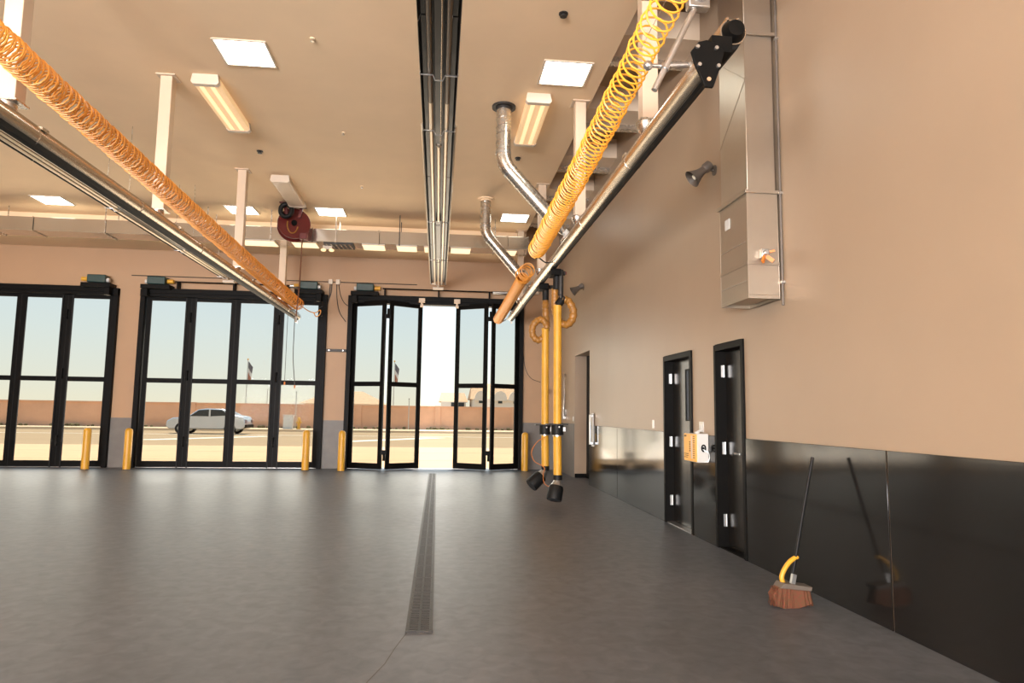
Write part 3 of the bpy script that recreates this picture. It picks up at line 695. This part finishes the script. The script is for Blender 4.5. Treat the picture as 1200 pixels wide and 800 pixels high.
MB().cyl((1.72, 4.46, 3.90), (1.74, 4.42, 3.80), .012, 8).cyl((1.74, 4.46, 3.93), (1.80, 4.43, 3.92), .014, 8).build('link', M['steel'], br)
us = thing('steel_channel', 'pale steel channel bar crossing the open ceiling strip at top right', 'bar', (2.5, 4.9, 5.2))
MB().box(1.9, 3.06, 4.88, 4.93, 5.05, 5.10).build('bar', M['galv'], us)
MB().cyl((2.25, 4.9, 5.08), (2.25, 4.9, 6.75), .012, 8).build('rod', M['galv'], us)
# ================================================================== COILED AIR HOSES
def helix(p0, p1, r0, r1, pitch, tr, sag=0, steps=16, wob=0.):
    p0, p1 = Vector(p0), Vector(p1); L = (p1-p0).length; d = (p1-p0).normalized(); u = Vector((0, 0, 1)); u = (u-d*u.dot(d)).normalized(); v = d.cross(u)
    pts = []; s_ = 0.; th = 0.
    while s_ < L:
        t = s_/L; rr = r0+(r1-r0)*t; pc = pitch(t)
        w_ = wob*math.sin(th*.37)+wob*.6*math.sin(th*.11+1)
        pts.append(p0+d*s_+Vector((0, 0, -sag*4*t*(1-t)))+u*rr*math.sin(th)+v*(rr*math.cos(th)+w_))
        th += 2*PI/steps; s_ += pc/steps
    return pts
c1 = thing('coiled_air_hose', 'long bright yellow coiled air hose stretched from top edge along the rail', 'air hose', (1.39, 6, 4.0))
P = helix((1.461, 3.12, 4.235), (1.311, 9.20, 3.654), .104, .119, lambda t: .104-.052*min(1, t*1.3), .008, sag=.044, steps=14, wob=.006)
MB().tube(P, .0080, 5).build('coil', M['coil'], c1)
e0 = P[-1]
MB().tube(spline([e0, (1.36, 9.32, 3.58), (1.50, 9.6, 3.58), (1.66, 9.95, 3.67)], 6), .009, 6).build('tail', M['rubber'], c1)
MB().cyl((1.382, 4.07, 4.24), (1.386, 4.07, 4.14), .011, 8).build('hose_clip', M['black'], c1)
MB().cyl((1.461, 3.08, 4.24), (1.311, 9.24, 3.66), .0022, 5).build('support_wire', M['steel'], c1)
c2 = thing('coiled_air_hose', 'short orange coiled air hose hanging bunched at the far rail end', 'air hose', (1.48, 14, 3.9))
P = helix((1.56, 12.2, 4.03), (1.555, 12.75, 4.00), .125, .14, lambda t: .09, .008, steps=14, wob=.02)
P2 = helix((1.55, 12.75, 3.98), (1.40, 16.3, 3.66), .105, .115, lambda t: .03, .008, sag=.02, steps=12)
MB().tube(P, .0085, 5).build('loose_coil', M['coil2'], c2); MB().tube(P2, .0105, 5).build('tight_coil', M['coil2'], c2)
MB().tube(spline([P2[-1], (1.56, 16.35, 3.64), (1.66, 16.2, 3.70), (1.70, 16.1, 3.78)], 6), .012, 6).build('tail', M['steel'], c2)
c3 = thing('coiled_air_hose', 'orange coiled air hose beside the left exhaust rail', 'air hose', (-3.4, 13, 3.9))
P = helix((-3.36, 5.0, 4.15), (-3.28, 16.1, 3.84), .12, .13, lambda t: .04+.04*t, .008, sag=.03, steps=13, wob=.008)
MB().tube(P, .0085, 5).build('coil', M['coil2'], c3)
MB().tube(spline([P[-1], (-3.15, 16.6, 3.78), (-2.98, 16.65, 3.74), (-2.86, 16.6, 3.80), (-2.86, 16.6, 3.70), (-2.95, 16.62, 3.64), (-3.02, 16.65, 3.74)], 8), .012, 6).build('end_loop', M['coil2'], c3)

# thin cords hanging at the left rail end
for i, (x, z1, bend) in enumerate(((-3.52, 2.05, 0), (-3.36, 1.98, .07))):
    t_ = thing('wire_tether', ('straight thin cord hanging below left rail end', 'curved dark cord hanging below left rail end')[i], 'cord', (x, 16.2, 3.6))
    MB().tube(spline([(x, 16.2, LZ-.05), (x, 16.2, 3.2), (x+bend*.1, 16.2, 2.6), (x+bend, 16.2, z1)], 6), .006+.003*i, 6).build('cord', M['drain'], t_)
    MB().cyl((x+bend, 16.2, z1), (x+bend, 16.2, z1-.07), .018, 8).build('cord_grip', M['orange'], t_)

# ================================================================== EXHAUST DROP HOSES
def ribbed(path, r, m, nm, parent, pitch=.05, amp=.05, seg=16, sub=None):
    path = [Vector(p) for p in path]; out_ = [path[0]]
    for a, b in zip(path, path[1:]):
        n = max(1, int((b-a).length/(pitch/4)))
        out_ += [a+(b-a)*(i+1)/n for i in range(n)]
    rs = [r*(1+amp*math.cos(i*PI/2)) for i in range(len(out_))]
    return MB().tube(out_, rs, seg).build(nm, m, parent)
def hose(Y, X0, side, zcol, znoz, label):
    r = thing('exhaust_hose', label, 'exhaust hose', (X0, Y, RZ))
    s = side
    # trolley and valve cluster
    MB().box(RX-.05, RX+.11, Y-.14, Y+.14, RZ-.20, RZ-.10).cyl((RX+.03, Y-.1, RZ-.15), (RX+.03, Y+.1, RZ-.15), .035, 10).build('trolley', M['black'], r, bevel=.01)
    vx = X0-(.015 if s > 0 else 0)
    MB().cyl((vx, Y, RZ-.08), (vx, Y, RZ-.40), .058, 16).cyl((vx, Y, RZ-.12), (vx, Y, RZ-.17), .08, 16).box(vx-.02, vx+.13, Y-.03, Y+.03, RZ-.17, RZ-.11).build('black_valve', M['rubber'], r)
    if s > 0:
        MB().cyl((vx+.055, Y-.05, RZ-.10), (vx+.055, Y-.05, RZ-.50), .04, 14).build('balancer', M['drain'], r)
        MB().tube([(vx+.055, Y-.05, RZ-.50), (vx+.055, Y-.02, RZ-.60)], .008, 6).build('balancer_cable', M['steel'], r)
    MB().box(vx+.10, vx+.15, Y-.02, Y+.02, RZ-.16, RZ-.12).build('red_lever', M['red'], r)
    if s > 0:
        hz = 3.20
        ribbed([(vx-.02, Y+.05, RZ-.38), (vx-.02, Y+.06, 3.05)], .056, M['hose2'], 'upper_hose', r)
        MB().cyl((X0+.0, Y, 3.07), (X0+.10, Y, 3.20), .062, 16).build('elbow_connector', M['rubber'], r)
        lp = spline([(X0+.07, Y, 3.17), (X0+.17, Y, 3.14), (X0+.245, Y, 3.0), (X0+.225, Y, 2.85), (X0+.14, Y+.02, 2.78), (X0+.04, Y+.06, 2.83), (X0-.01, Y+.09, 2.97), (X0-.02, Y+.08, 3.10)], 8)
        ribbed(lp, .060, M['hose2'], 'hose_loop', r, pitch=.06, amp=.10)
        zt = 3.07
    else:
        lp = spline([(vx, Y, RZ-.38), (vx+.005, Y, 3.10), (vx+.02, Y, 2.92), (vx-.02, Y+.02, 2.72), (vx-.13, Y+.03, 2.66), (vx-.215, Y+.03, 2.75), (vx-.21, Y+.02, 2.90), (vx-.12, Y, 3.0), (vx-.03, Y-.04, 2.98), (vx+.03, Y-.03, 2.86)], 8)
        ribbed(lp, .058, M['hose2'], 'hose_loop', r, pitch=.06, amp=.10); zt = 2.86
    X1 = X0+.0
    ribbed([(X1, Y, zt), (X1+.01, Y, zcol)], .063, M['hose'], 'upper_sleeve', r, pitch=.03, amp=.015)
    MB().cyl((X1, Y, zt+.0), (X1, Y, zt-.035), .066, 18).build('sleeve_band', M['hose'], r)
    MB().box(X1-.16, X1+.16, Y-.09, Y+.09, zcol, zcol+.018).build('collar_plate', M['drain'], r, bevel=.003)
    MB().cyl((X1+.01, Y, zcol), (X1+.01, Y, zcol-.15), .095, 20).build('collar', M['rubber'], r, bevel=.006)
    MB().box(X1+.075, X1+.13, Y-.05, Y+.0, zcol-.10, zcol-.03).cyl((X1+.02, Y-.09, zcol-.03), (X1+.02, Y-.11, zcol-.03), .014, 8).build('latch', M['steel'], r, bevel=.003)
    MB().cyl((X1+.01, Y, zcol-.15), (X1+.01, Y, zcol-.17), .07, 18).build('clamp_ring', M['steel'], r)
    ribbed([(X1+.01, Y, zcol-.17), (X1+.02, Y, znoz+.36)], .064, M['hose'], 'lower_sleeve', r, pitch=.03, amp=.02)
    MB().cyl((X1+.02, Y, znoz+.365), (X1+.02, Y, znoz+.29), .068, 18).build('cuff', M['rubber'], r)
    c0 = Vector((X1+.02, Y, znoz+.30))
    if s > 0: c1_ = Vector((X1-.005, Y-.03, znoz+.19)); c2_ = Vector((X1-.05, Y-.09, znoz+.0))
    else: c1_ = Vector((X1-.06, Y-.03, znoz+.19)); c2_ = Vector((X1-.23, Y-.09, znoz+.05))
    MB().tube([c0, c0*.6+c1_*.4, c1_*.8+c0*.2, c1_], [.052, .062, .085, .10], 18).build('metal_elbow', M['steel'], r)
    dd = (c2_-c1_).normalized()
    MB().tube([c1_-dd*.01, c1_+dd*.03, c2_-dd*.02, c2_], [.10, .112, .118, .11], 22).build('rubber_nozzle', M['rubber'], r)
    MB().cyl(c2_, c2_+dd*.004, .095, 20).build('nozzle_mouth', M['dark'], r)
    return r
hose(10.3, 1.80, 1, 1.24, .13, 'near yellow exhaust hose hanging from rail, amber loop to the right')
hose(11.5, 1.80, -1, 1.21, .17, 'rear yellow exhaust hose hanging from rail, amber loop to the left')
lc = thing('release_cord', 'thin orange cord drooping between the two hanging hose ends', 'cord', (1.75, 11, .8))
MB().tube(spline([(1.80, 11.42, 1.02), (1.66, 11.4, .93), (1.57, 11.4, .77), (1.62, 11.4, .62), (1.78, 11.38, .52), (1.74, 11.2, .42), (1.72, 10.9, .30), (1.80, 10.5, .28), (1.86, 10.24, .34)], 8), .006, 6).build('cord', M['orange'], lc)

# ================================================================== HOSE REEL
rl = thing('hose_reel', 'dark red hose reel with black ring hanging under the unlit light', 'hose reel', (-3.17, 14.7, HC))
cR = Vector((-3.16, 14.72, 5.38)); nrm = Vector((.25, -1, .10)).normalized()
MB().cyl(cR-nrm*.01, cR+nrm*.02, .34, 32).build('front_disc', M['red'], rl, bevel=.006)
MB().cyl(cR-nrm*.24, cR-nrm*.21, .34, 32).build('rear_disc', M['red'], rl, bevel=.006)
MB().cyl(cR-nrm*.21, cR-nrm*.01, .24, 24).build('wound_hose', M['brown'], rl)
MB().cyl(cR+nrm*.02, cR+nrm*.07, .06, 16).build('hub', M['black'], rl)
u_ = nrm.cross(Vector((0, 0, 1))).normalized(); v_ = u_.cross(nrm)
MB().tube([cR+nrm*.04+u_*(.03+.11*math.cos(t))+v_*(.20*math.sin(t)-.03) for t in [-2.9+i*.2 for i in range(17)]], .014, 6).build('brass_pipe', M['hose2'], rl)
c4 = Vector((-3.29, 14.5, 5.60))
MB().tube([c4+Vector((1, 0, 0))*(.115*math.cos(t*PI/12))+Vector((0, 0, 1))*(.135*math.sin(t*PI/12)) for t in range(24)], .05, 12, closed=True).build('black_ring', M['rubber'], rl)
MB().beam((-3.30, 14.64, 5.55), (-3.36, 14.64, HC), .08, .06).beam((-3.05, 14.70, 5.5), (-3.0, 14.70, HC), .06, .05).box(-3.45, -2.95, 14.55, 14.95, HC-.02, HC).build('ceiling_bracket', M['red'], rl)
MB().box(-3.02, -2.86, 14.60, 14.76, 5.03, 5.16).build('hose_guide', M['red'], rl, bevel=.01)
rh = thing('reel_hose', 'brown hose hanging straight down from the red reel', 'hose', (-2.96, 14.68, 5.0))
MB().tube(spline([(-2.94, 14.68, 5.04), (-2.97, 14.68, 4.9), (-2.98, 14.68, 4.1), (-3.02, 14.68, 3.36)], 6), .014, 8).build('hose', M['brown'], rh)
MB().cyl((-3.02, 14.68, 3.37), (-3.02, 14.68, 3.25), .024, 8).build('nozzle', M['steel'], rh)

# ================================================================== BOLLARDS
def boll(x, y, label):
    r = thing('bollard', label, 'bollard', (x, y, 0), group='yellow bollards inside the bay doors')
    MB().tube([(x, y, 0), (x, y, .87), (x, y, .91), (x, y, .935), (x, y, .945)], [.083, .083, .074, .045, .01], 20).build('bollard_post', M['bollard'], r)
    MB().cyl((x, y, .0), (x, y, .012), .095, 20).build('base_ring', M['groove'], r)
for x, y, lb in ((-3.07, 16.72, 'yellow steel bollard in front of the closed door, second from left in view'), (-2.22, 16.55, 'yellow steel bollard at left jamb of the half-open door'), (2.15, 16.8, 'yellow steel bollard at right jamb of the half-open door'), (-7.05, 16.7, 'yellow bollard at left jamb of nearest closed door'), (-7.95, 16.7, 'yellow bollard at right jamb of farthest-left door'), (-12.0, 16.7, 'yellow bollard at left jamb of farthest-left door')):
    boll(x, y, lb)

# ================================================================== BACK WALL SERVICES
ec = thing('electrical_conduit', 'thin conduit with junction box and drooping cables above the wall pier', 'conduit', (-2.66, YB, 4.6))
MB().cyl((-7.5, YB-.015, 4.62), (-.6, YB-.015, 4.62), .010, 8).build('conduit_run', M['drain'], ec)
MB().box(-2.80, -2.70, YB-.06, YB, 4.56, 4.68).box(-2.62, -2.52, YB-.06, YB, 4.56, 4.68).build('junction_box', M['offwhite'], ec, bevel=.004)
for pts in ([(-2.76, 4.56), (-2.78, 4.2), (-2.84, 3.9), (-2.95, 3.72)], [(-2.72, 4.56), (-2.74, 4.3), (-2.86, 4.05), (-3.0, 3.95)], [(-2.60, 4.56), (-2.58, 4.2), (-2.50, 3.85), (-2.34, 3.62)], [(-2.55, 4.56), (-2.50, 4.3), (-2.40, 4.1), (-2.26, 4.0)]):
    MB().tube(spline([(a, YB-.025, b) for a, b in pts], 6), .009, 6).build('drooping_cable', M['drain'], ec)
sb = thing('wall_bracket', 'dark horizontal channel bracket on the pier between bay doors', 'bracket', (-2.55, YB, 2.89))
MB().box(-2.80, -2.30, YB-.05, YB, 2.86, 2.93).build('channel', M['drain'], sb, bevel=.004)
for x in (-2.72, -2.38): MB().cyl((x, YB-.05, 2.895), (x, YB-.065, 2.895), .015, 8).build('bolt', M['steel'], sb)
sp = thing('standpipe', 'pale vertical riser pipe with red valve in the far right corner', 'pipe', (2.62, 17.15, 0))
MB().tube([(2.66, 17.16, 0), (2.66, 17.16, 4.6)], .042, 14).build('riser', M['offwhite'], sp)
for z in (.55, 1.4, 2.3, 3.3): MB().cyl((2.66, 17.16, z), (2.66, 17.16, z+.05), .055, 14).box(2.63, 2.69, 17.16, 17.31, z, z+.03).build('pipe_clamp', M['brushed'], sp)
MB().cyl((2.66, 17.05, .95), (2.66, 17.16, .95), .045, 12).build('valve_body', M['red'], sp)
MB().tube([(2.66+.07*math.cos(t*PI/8), 17.03, .95+.07*math.sin(t*PI/8)) for t in range(16)], .012, 6, closed=True).build('valve_wheel', M['red'], sp)
ch = thing('coiled_cable', 'grey cable loop hanging on the right wall by the corner', 'cable', (3.0, 16.3, 1.7))
MB().tube(spline([(3.04, 16.25, 2.3), (3.02, 16.2, 2.36), (2.99, 16.1, 2.25), (2.98, 16.05, 1.9), (3.0, 16.1, 1.5), (3.03, 16.2, 1.35), (3.03, 16.35, 1.5), (3.03, 16.3, 1.9)], 8), .018, 8).build('loop', M['brushed'], ch)
MB().box(2.98, 3.06, 16.2, 16.32, 1.28, 1.52).build('plug_box', M['brushed'], ch, bevel=.008)
tb = thing('terminal_box', 'small dark box on the far wall right of the open door', 'box', (2.28, YB, 1.7))
MB().box(2.60, 2.74, YB-.34, YB-.22, 1.92, 2.04).box(2.64, 2.70, YB-.22, YB, 1.95, 2.01).build('housing', M['black'], tb, bevel=.004)
cb2 = thing('hanging_cable', 'thin cable sagging across far wall right of the open door', 'cable', (2.4, YB, 2.6))
MB().tube(spline([(2.14, YB-.01, 2.95), (2.2, YB-.01, 2.55), (2.35, YB-.01, 2.3), (2.6, YB-.01, 2.2)], 6), .007, 5).build('cable', M['drain'], cb2)
cb3 = thing('wall_panel_box', 'beige electrical panel high in the far right corner', 'electrical panel', (2.2, YB, 3.9))
MB().box(2.13, 2.52, YB-.16, YB, 4.45, 5.1).build('panel_body', M['trimp'], cb3, bevel=.008)
MB().box(2.16, 2.49, YB-.17, YB-.16, 4.48, 5.07).build('panel_door', M['trimp'], cb3, bevel=.004)

# ================================================================== BROOM at right edge
bm_ = thing('push_broom', 'small yellow-handled brush with red-brown bristles by the right wall', 'brush', (2.5, 5.0, 0))
def bp3(x, y, z): return (x, y, z)
MB().prism([(2.42, .02), (2.40, .10), (2.47, .17), (2.68, .15), (2.70, .03), (2.60, .0), (2.48, .0)], 'y', 4.97, 5.06).build('bristle_block', M['bristle'], bm_, bevel=.004)
br_ = MB()
for i in range(220):
    a = random.random(); x = 2.42+.27*a; y = 4.965+.1*random.random(); z = .13+.02*random.random()
    br_.tube([(x, y, z), (x+(a-.5)*.05+random.uniform(-.01, .01), y+random.uniform(-.015, .015), .002+.03*abs(a-.5))], .0022, 3, caps=False)
o = br_.build('bristle_tufts', M['bristle'], bm_, smooth=False); o['kind'] = 'stuff'
MB().prism([(2.45, .15), (2.48, .185), (2.70, .155), (2.69, .125)], 'y', 4.955, 5.075).build('bristle_band', M['horn'], bm_, bevel=.004)
MB().tube(spline([(2.50, 5.015, .17), (2.49, 5.015, .22), (2.52, 5.02, .28), (2.57, 5.03, .33), (2.63, 5.04, .36)], 6), .018, 10).build('yellow_grip', M['bollard'], bm_)
MB().tube([(2.56, 5.02, .16), (2.60, 5.03, .30), (2.70, 5.06, .7), (2.80, 5.08, 1.1)], .013, 10).build('handle', M['rubber'], bm_)
MB().beam((2.56, 5.0, .15), (2.58, 5.0, .24), .03, .03).build('socket', M['steel'], bm_)

bm_.location.x += .10

# ================================================================== OUTSIDE
def gp(name, m, x0, x1, y0, y1, z0, z1, lb): return tag(box(name, m, x0, x1, y0, y1, z0, z1), lb, kind='structure')
gp('apron', M['apron'], -60, 60, YB+.33, 28.2, -.14, -.02, 'sunlit concrete apron outside the bay doors')
gp('street', M['street'], -90, 90, 28.2, 47.6, -.16, -.04, 'pale asphalt street beyond the apron')
gp('curb', M['sidewalk'], -90, 90, 47.6, 48.1, -.16, .10, 'pale concrete curb along the street')
gp('sidewalk', M['sidewalk'], -90, 90, 48.1, 54.5, -.16, .06, 'pale concrete sidewalk below the boundary wall')
gp('ground', M['dirt'], -220, 220, 54.5, 400, -.3, -.05, 'bare ground beyond the boundary wall')
gp('apron', M['apron'], -90, 90, -60, YR-.33, -.14, -.02, 'concrete apron behind the building')
gp('ground', M['dirt'], -220, -13.6, YR-.3, YB+.3, -.3, -.1, 'bare ground at the left side of the building')
st = thing('road_marking', 'pale painted stripes across the street', 'road marking', (-3, 36, -.04))
MB().box(-60, 60, 40.5, 40.8, -.039, -.035).build('long_stripe', M['stripe'], st)
for x in (-14, -5, 6): MB().prism([(x, 33), (x+1.2, 33), (x+5.5, 39), (x+4.3, 39)], 'z', -.039, -.035).build('diagonal_stripe', M['stripe'], st)
# apron control joints
for y in (20.5, 24.4): MB().box(-40, 40, y, y+.03, -.0199, -.019).build('apron_joint', M['groove'], bpy.data.objects['apron'])
bw = thing('boundary_wall', 'long tan block wall beyond the street with dark weathered base', 'wall', (-4, 54, 0), kind='structure')
ang = .04
def wy(x): return 53.6+x*ang
x = -60
while x < 60:
    x2 = x+6
    MB().add([(x+.02, wy(x), 0), (x2-.02, wy(x2), 0), (x2-.02, wy(x2)+.25, 0), (x+.02, wy(x)+.25, 0), (x+.02, wy(x), 1.76), (x2-.02, wy(x2), 1.76), (x2-.02, wy(x2)+.25, 1.76), (x+.02, wy(x)+.25, 1.76)], [(0,3,2,1),(4,5,6,7),(0,1,5,4),(1,2,6,5),(2,3,7,6),(3,0,4,7)]).build('wall_bay', M['fence'], bw)
    MB().beam((x, wy(x)+.12, 1.81), (x2, wy(x2)+.12, 1.81), .36, .10).build('cap_course', M['fence'], bw)
    MB().box(x-.22, x+.22, wy(x)-.06, wy(x)+.3, 0, 1.88).build('pilaster', M['fence'], bw)
    x = x2
sh = MB()
for i in range(260):
    x = random.uniform(-40, 40); y = wy(x)-random.uniform(.2, .7); r_ = random.uniform(.06, .18)
    sh.ball((x, y, .06+r_*.5), r_, 5, 3, .7)
o = sh.build('dry_weeds', M['shrub'], loc=(0, 53, .06), smooth=False); tag(o, 'low dry weeds along the foot of the boundary wall', 'weeds', kind='stuff')

def house(x0, x1, y, h, roof, label, arches=(), wins=(), rise=1.2):
    r = thing('house', label, 'house', ((x0+x1)/2, y, 0))
    MB().box(x0, x1, y, y+9, -.1, h).build('walls', M['stucco'], r)
    if roof == 'hip':
        a = MB(); c = (x0+x1)/2; hw = (x1-x0)*.22
        a.add([(x0-.6, y-.6, h), (x1+.6, y-.6, h), (x1+.6, y+9.6, h), (x0-.6, y+9.6, h), (c-hw, y+4.5, h+1.6), (c+hw, y+4.5, h+1.6)], [(0,1,5,4),(1,2,5),(2,3,4,5),(3,0,4),(0,3,2,1)])
        a.build('tile_roof', M['tile'], r)
    else:
        a = MB(); a.add([(x0-.3, y+1, h), (x1+.3, y+1, h), (x1+.3, y+9, h), (x0-.3, y+9, h), (x0, y+5, h+rise), (x1, y+5, h+rise)], [(0,1,5,4),(1,2,5),(2,3,4,5),(3,0,4),(0,3,2,1)]); a.build('tile_roof', M['tile'], r)
    for ax, aw, ah in arches:
        pts = [(ax-aw, h-.2)]+[(ax-aw*math.cos(t*PI/10), h+.0+ah*math.sin(t*PI/10)) for t in range(11)]+[(ax+aw, h-.2)]
        MB().prism(pts, 'y', y-.25, y+.1).build('arched_gable', M['stucco'], r)
    for wx, wz, ww, wh in wins:
        f_ = MB().box(wx-ww/2-.1, wx+ww/2+.1, y-.06, y, wz-.1, wz+wh+.1).build('window_frame', M['stucco'], r)
        MB().box(wx-ww/2, wx+ww/2, y-.08, y-.05, wz, wz+wh).build('window_pane', M['carglass'], f_)
    return r
house(4.1, 11.5, 80, 3.0, 'gable', 'white house with arched gables and small windows beyond wall, right', ((5.0, .75, .95), (7.25, .8, .95), (9.05, .8, .95)), ((5.0, 2.5, .5, .8), (7.25, 2.5, .5, .8), (9.05, 2.5, .5, .8)), 2.0)
house(.4, 3.4, 84, 2.7, 'gable', 'low tan-roofed house beside the white arched house', (), ((2.4, 1.9, 1.6, .7),))
house(-15.5, -6.9, 82, 2.2, 'hip', 'low house with tan hip roof seen through the left leaf', (), ())
house(13, 24, 84, 3.4, 'hip', 'wide tiled house beyond the wall, farthest right', (), ((16, 2.2, 1, .9), (20, 2.2, 1, .9)))
def flag(x, y, ztop, label):
    r = thing('flagpole', label, 'flagpole', (x, y, -.05))
    MB().cyl((x, y, -.05), (x, y, ztop), .05, 8, .03).build('pole', M['brushed'], r)
    MB().ball((x, y, ztop+.05), .07, 8, 6).build('finial', M['bollard'], r)
    for m_, a, b in (('flagblue', 1.5, .95), ('flagwhite', .95, .6), ('flagred', .6, 0.)):
        pts = []
        n = 5
        q = MB(); z1 = ztop-.1-(1.5-a); z0 = ztop-.1-(1.5-b)
        wv = [(x+.05+.09*k, y+.05*math.sin(k*1.9)) for k in range(n)]
        vs_ = []
        for k, (wx, wy_) in enumerate(wv):
            dz = -.12*k
            vs_ += [(wx-.04*k*(1.5-b)/1.5, wy_, z0+dz), (wx-.04*k*(1.5-a)/1.5, wy_, z1+dz), (wx-.04*k*(1.5-b)/1.5, wy_+.01, z0+dz), (wx-.04*k*(1.5-a)/1.5, wy_+.01, z1+dz)]
        fs_ = []
        for k in range(n-1):
            i = k*4; fs_ += [(i, i+4, i+5, i+1), (i+2, i+3, i+7, i+6), (i+1, i+5, i+7, i+3), (i, i+2, i+6, i+4)]
        q.add(vs_, fs_).build('flag_cloth', M[m_], r)
    return r
flag(-3.70, 58, 5.55, 'flagpole with drooping flag seen through the half-open door leaf')
flag(-15.6, 58, 5.45, 'flagpole with drooping flag seen through the closed left door')
for x, y, h_, lb in ((-2.15, 52, 2.35, 'short thin pole seen in the half-open door leaf'), (-10.2, 51, 2.7, 'thin sign pole beside the white utility box'), (-14.4, 60, 3.1, 'thin street pole behind the boundary wall, far left')):
    r = thing('street_pole', lb, 'pole', (x, y, 0)); MB().cyl((x, y, 0), (x, y, h_), .035, 8).build('pole', M['brushed'], r); MB().cyl((x, y, h_), (x, y, h_+.04), .05, 8).build('pole_cap', M['drain'], r)
ub = thing('utility_box', 'white utility cabinet on the sidewalk beyond the closed door', 'utility box', (-10.5, 50.5, .06))
MB().box(-10.9, -10.25, 50.3, 50.8, .06, 1.0).build('cabinet', M['white'], ub, bevel=.02); MB().box(-10.95, -10.2, 50.25, 50.85, 1.0, 1.06).build('lid', M['white'], ub, bevel=.01)
fh = thing('fire_hydrant', 'yellow fire hydrant standing right of the white utility cabinet', 'hydrant', (-9.75, 50, .06))
MB().tube([(-9.75, 50, .06), (-9.75, 50, .12), (-9.75, 50, .13), (-9.75, 50, .65), (-9.75, 50, .68), (-9.75, 50, .85), (-9.75, 50, .92)], [.16, .16, .10, .10, .14, .10, .03], 14).build('barrel', M['bollard'], fh)
MB().cyl((-9.95, 50, .55), (-9.55, 50, .55), .055, 10).cyl((-9.75, 49.82, .5), (-9.75, 50, .5), .07, 10).build('outlet_cap', M['bollard'], fh)

# parked car (side view, only its tail shows in the door)
car = thing('car', 'silver car parked on the street, cut off at the left edge', 'car', (-13.4, 42, 0))
cy0, cy1 = 41.2, 42.9; X = -15.45
side = [(0, .42), (.05, .75), (.35, .92), (1.15, .98), (1.75, 1.40), (2.2, 1.47), (3.1, 1.45), (3.75, 1.10), (4.25, 1.02), (4.38, .80), (4.40, .42), (4.2, .28), (.2, .28)]
MB().prism([(X+a, b-.04) for a, b in side], 'y', cy0, cy1).build('body', M['car'], car, bevel=.06)
MB().prism([(X+1.30, .98), (X+1.80, 1.33), (X+2.35, 1.37), (X+2.35, .98)], 'y', cy0-.008, cy1+.008).prism([(X+2.45, .98), (X+2.45, 1.37), (X+3.05, 1.35), (X+3.5, 1.04)], 'y', cy0-.008, cy1+.008).build('side_window', M['carglass'], car)
for wx in (.85, 3.55):
    for wy_ in (cy0-.01, cy1-.19):
        wv = MB().cyl((X+wx, wy_, .28), (X+wx, wy_+.2, .28), .32, 22).build('wheel', M['rubber'], car)
        MB().cyl((X+wx, wy_-.008, .28), (X+wx, wy_+.208, .28), .19, 16).build('hubcap', M['steel'], wv)
MB().box(X+4.33, X+4.41, cy0+.05, cy0+.35, .62, .80).box(X+4.33, X+4.41, cy1-.35, cy1-.05, .62, .80).build('tail_light', M['red'], car, bevel=.01)
MB().box(X+4.34, X+4.46, cy0+.02, cy1-.02, .34, .52).build('bumper', M['black'], car, bevel=.02)

for o in bpy.data.objects:
    if '_o' in o: del o['_o']
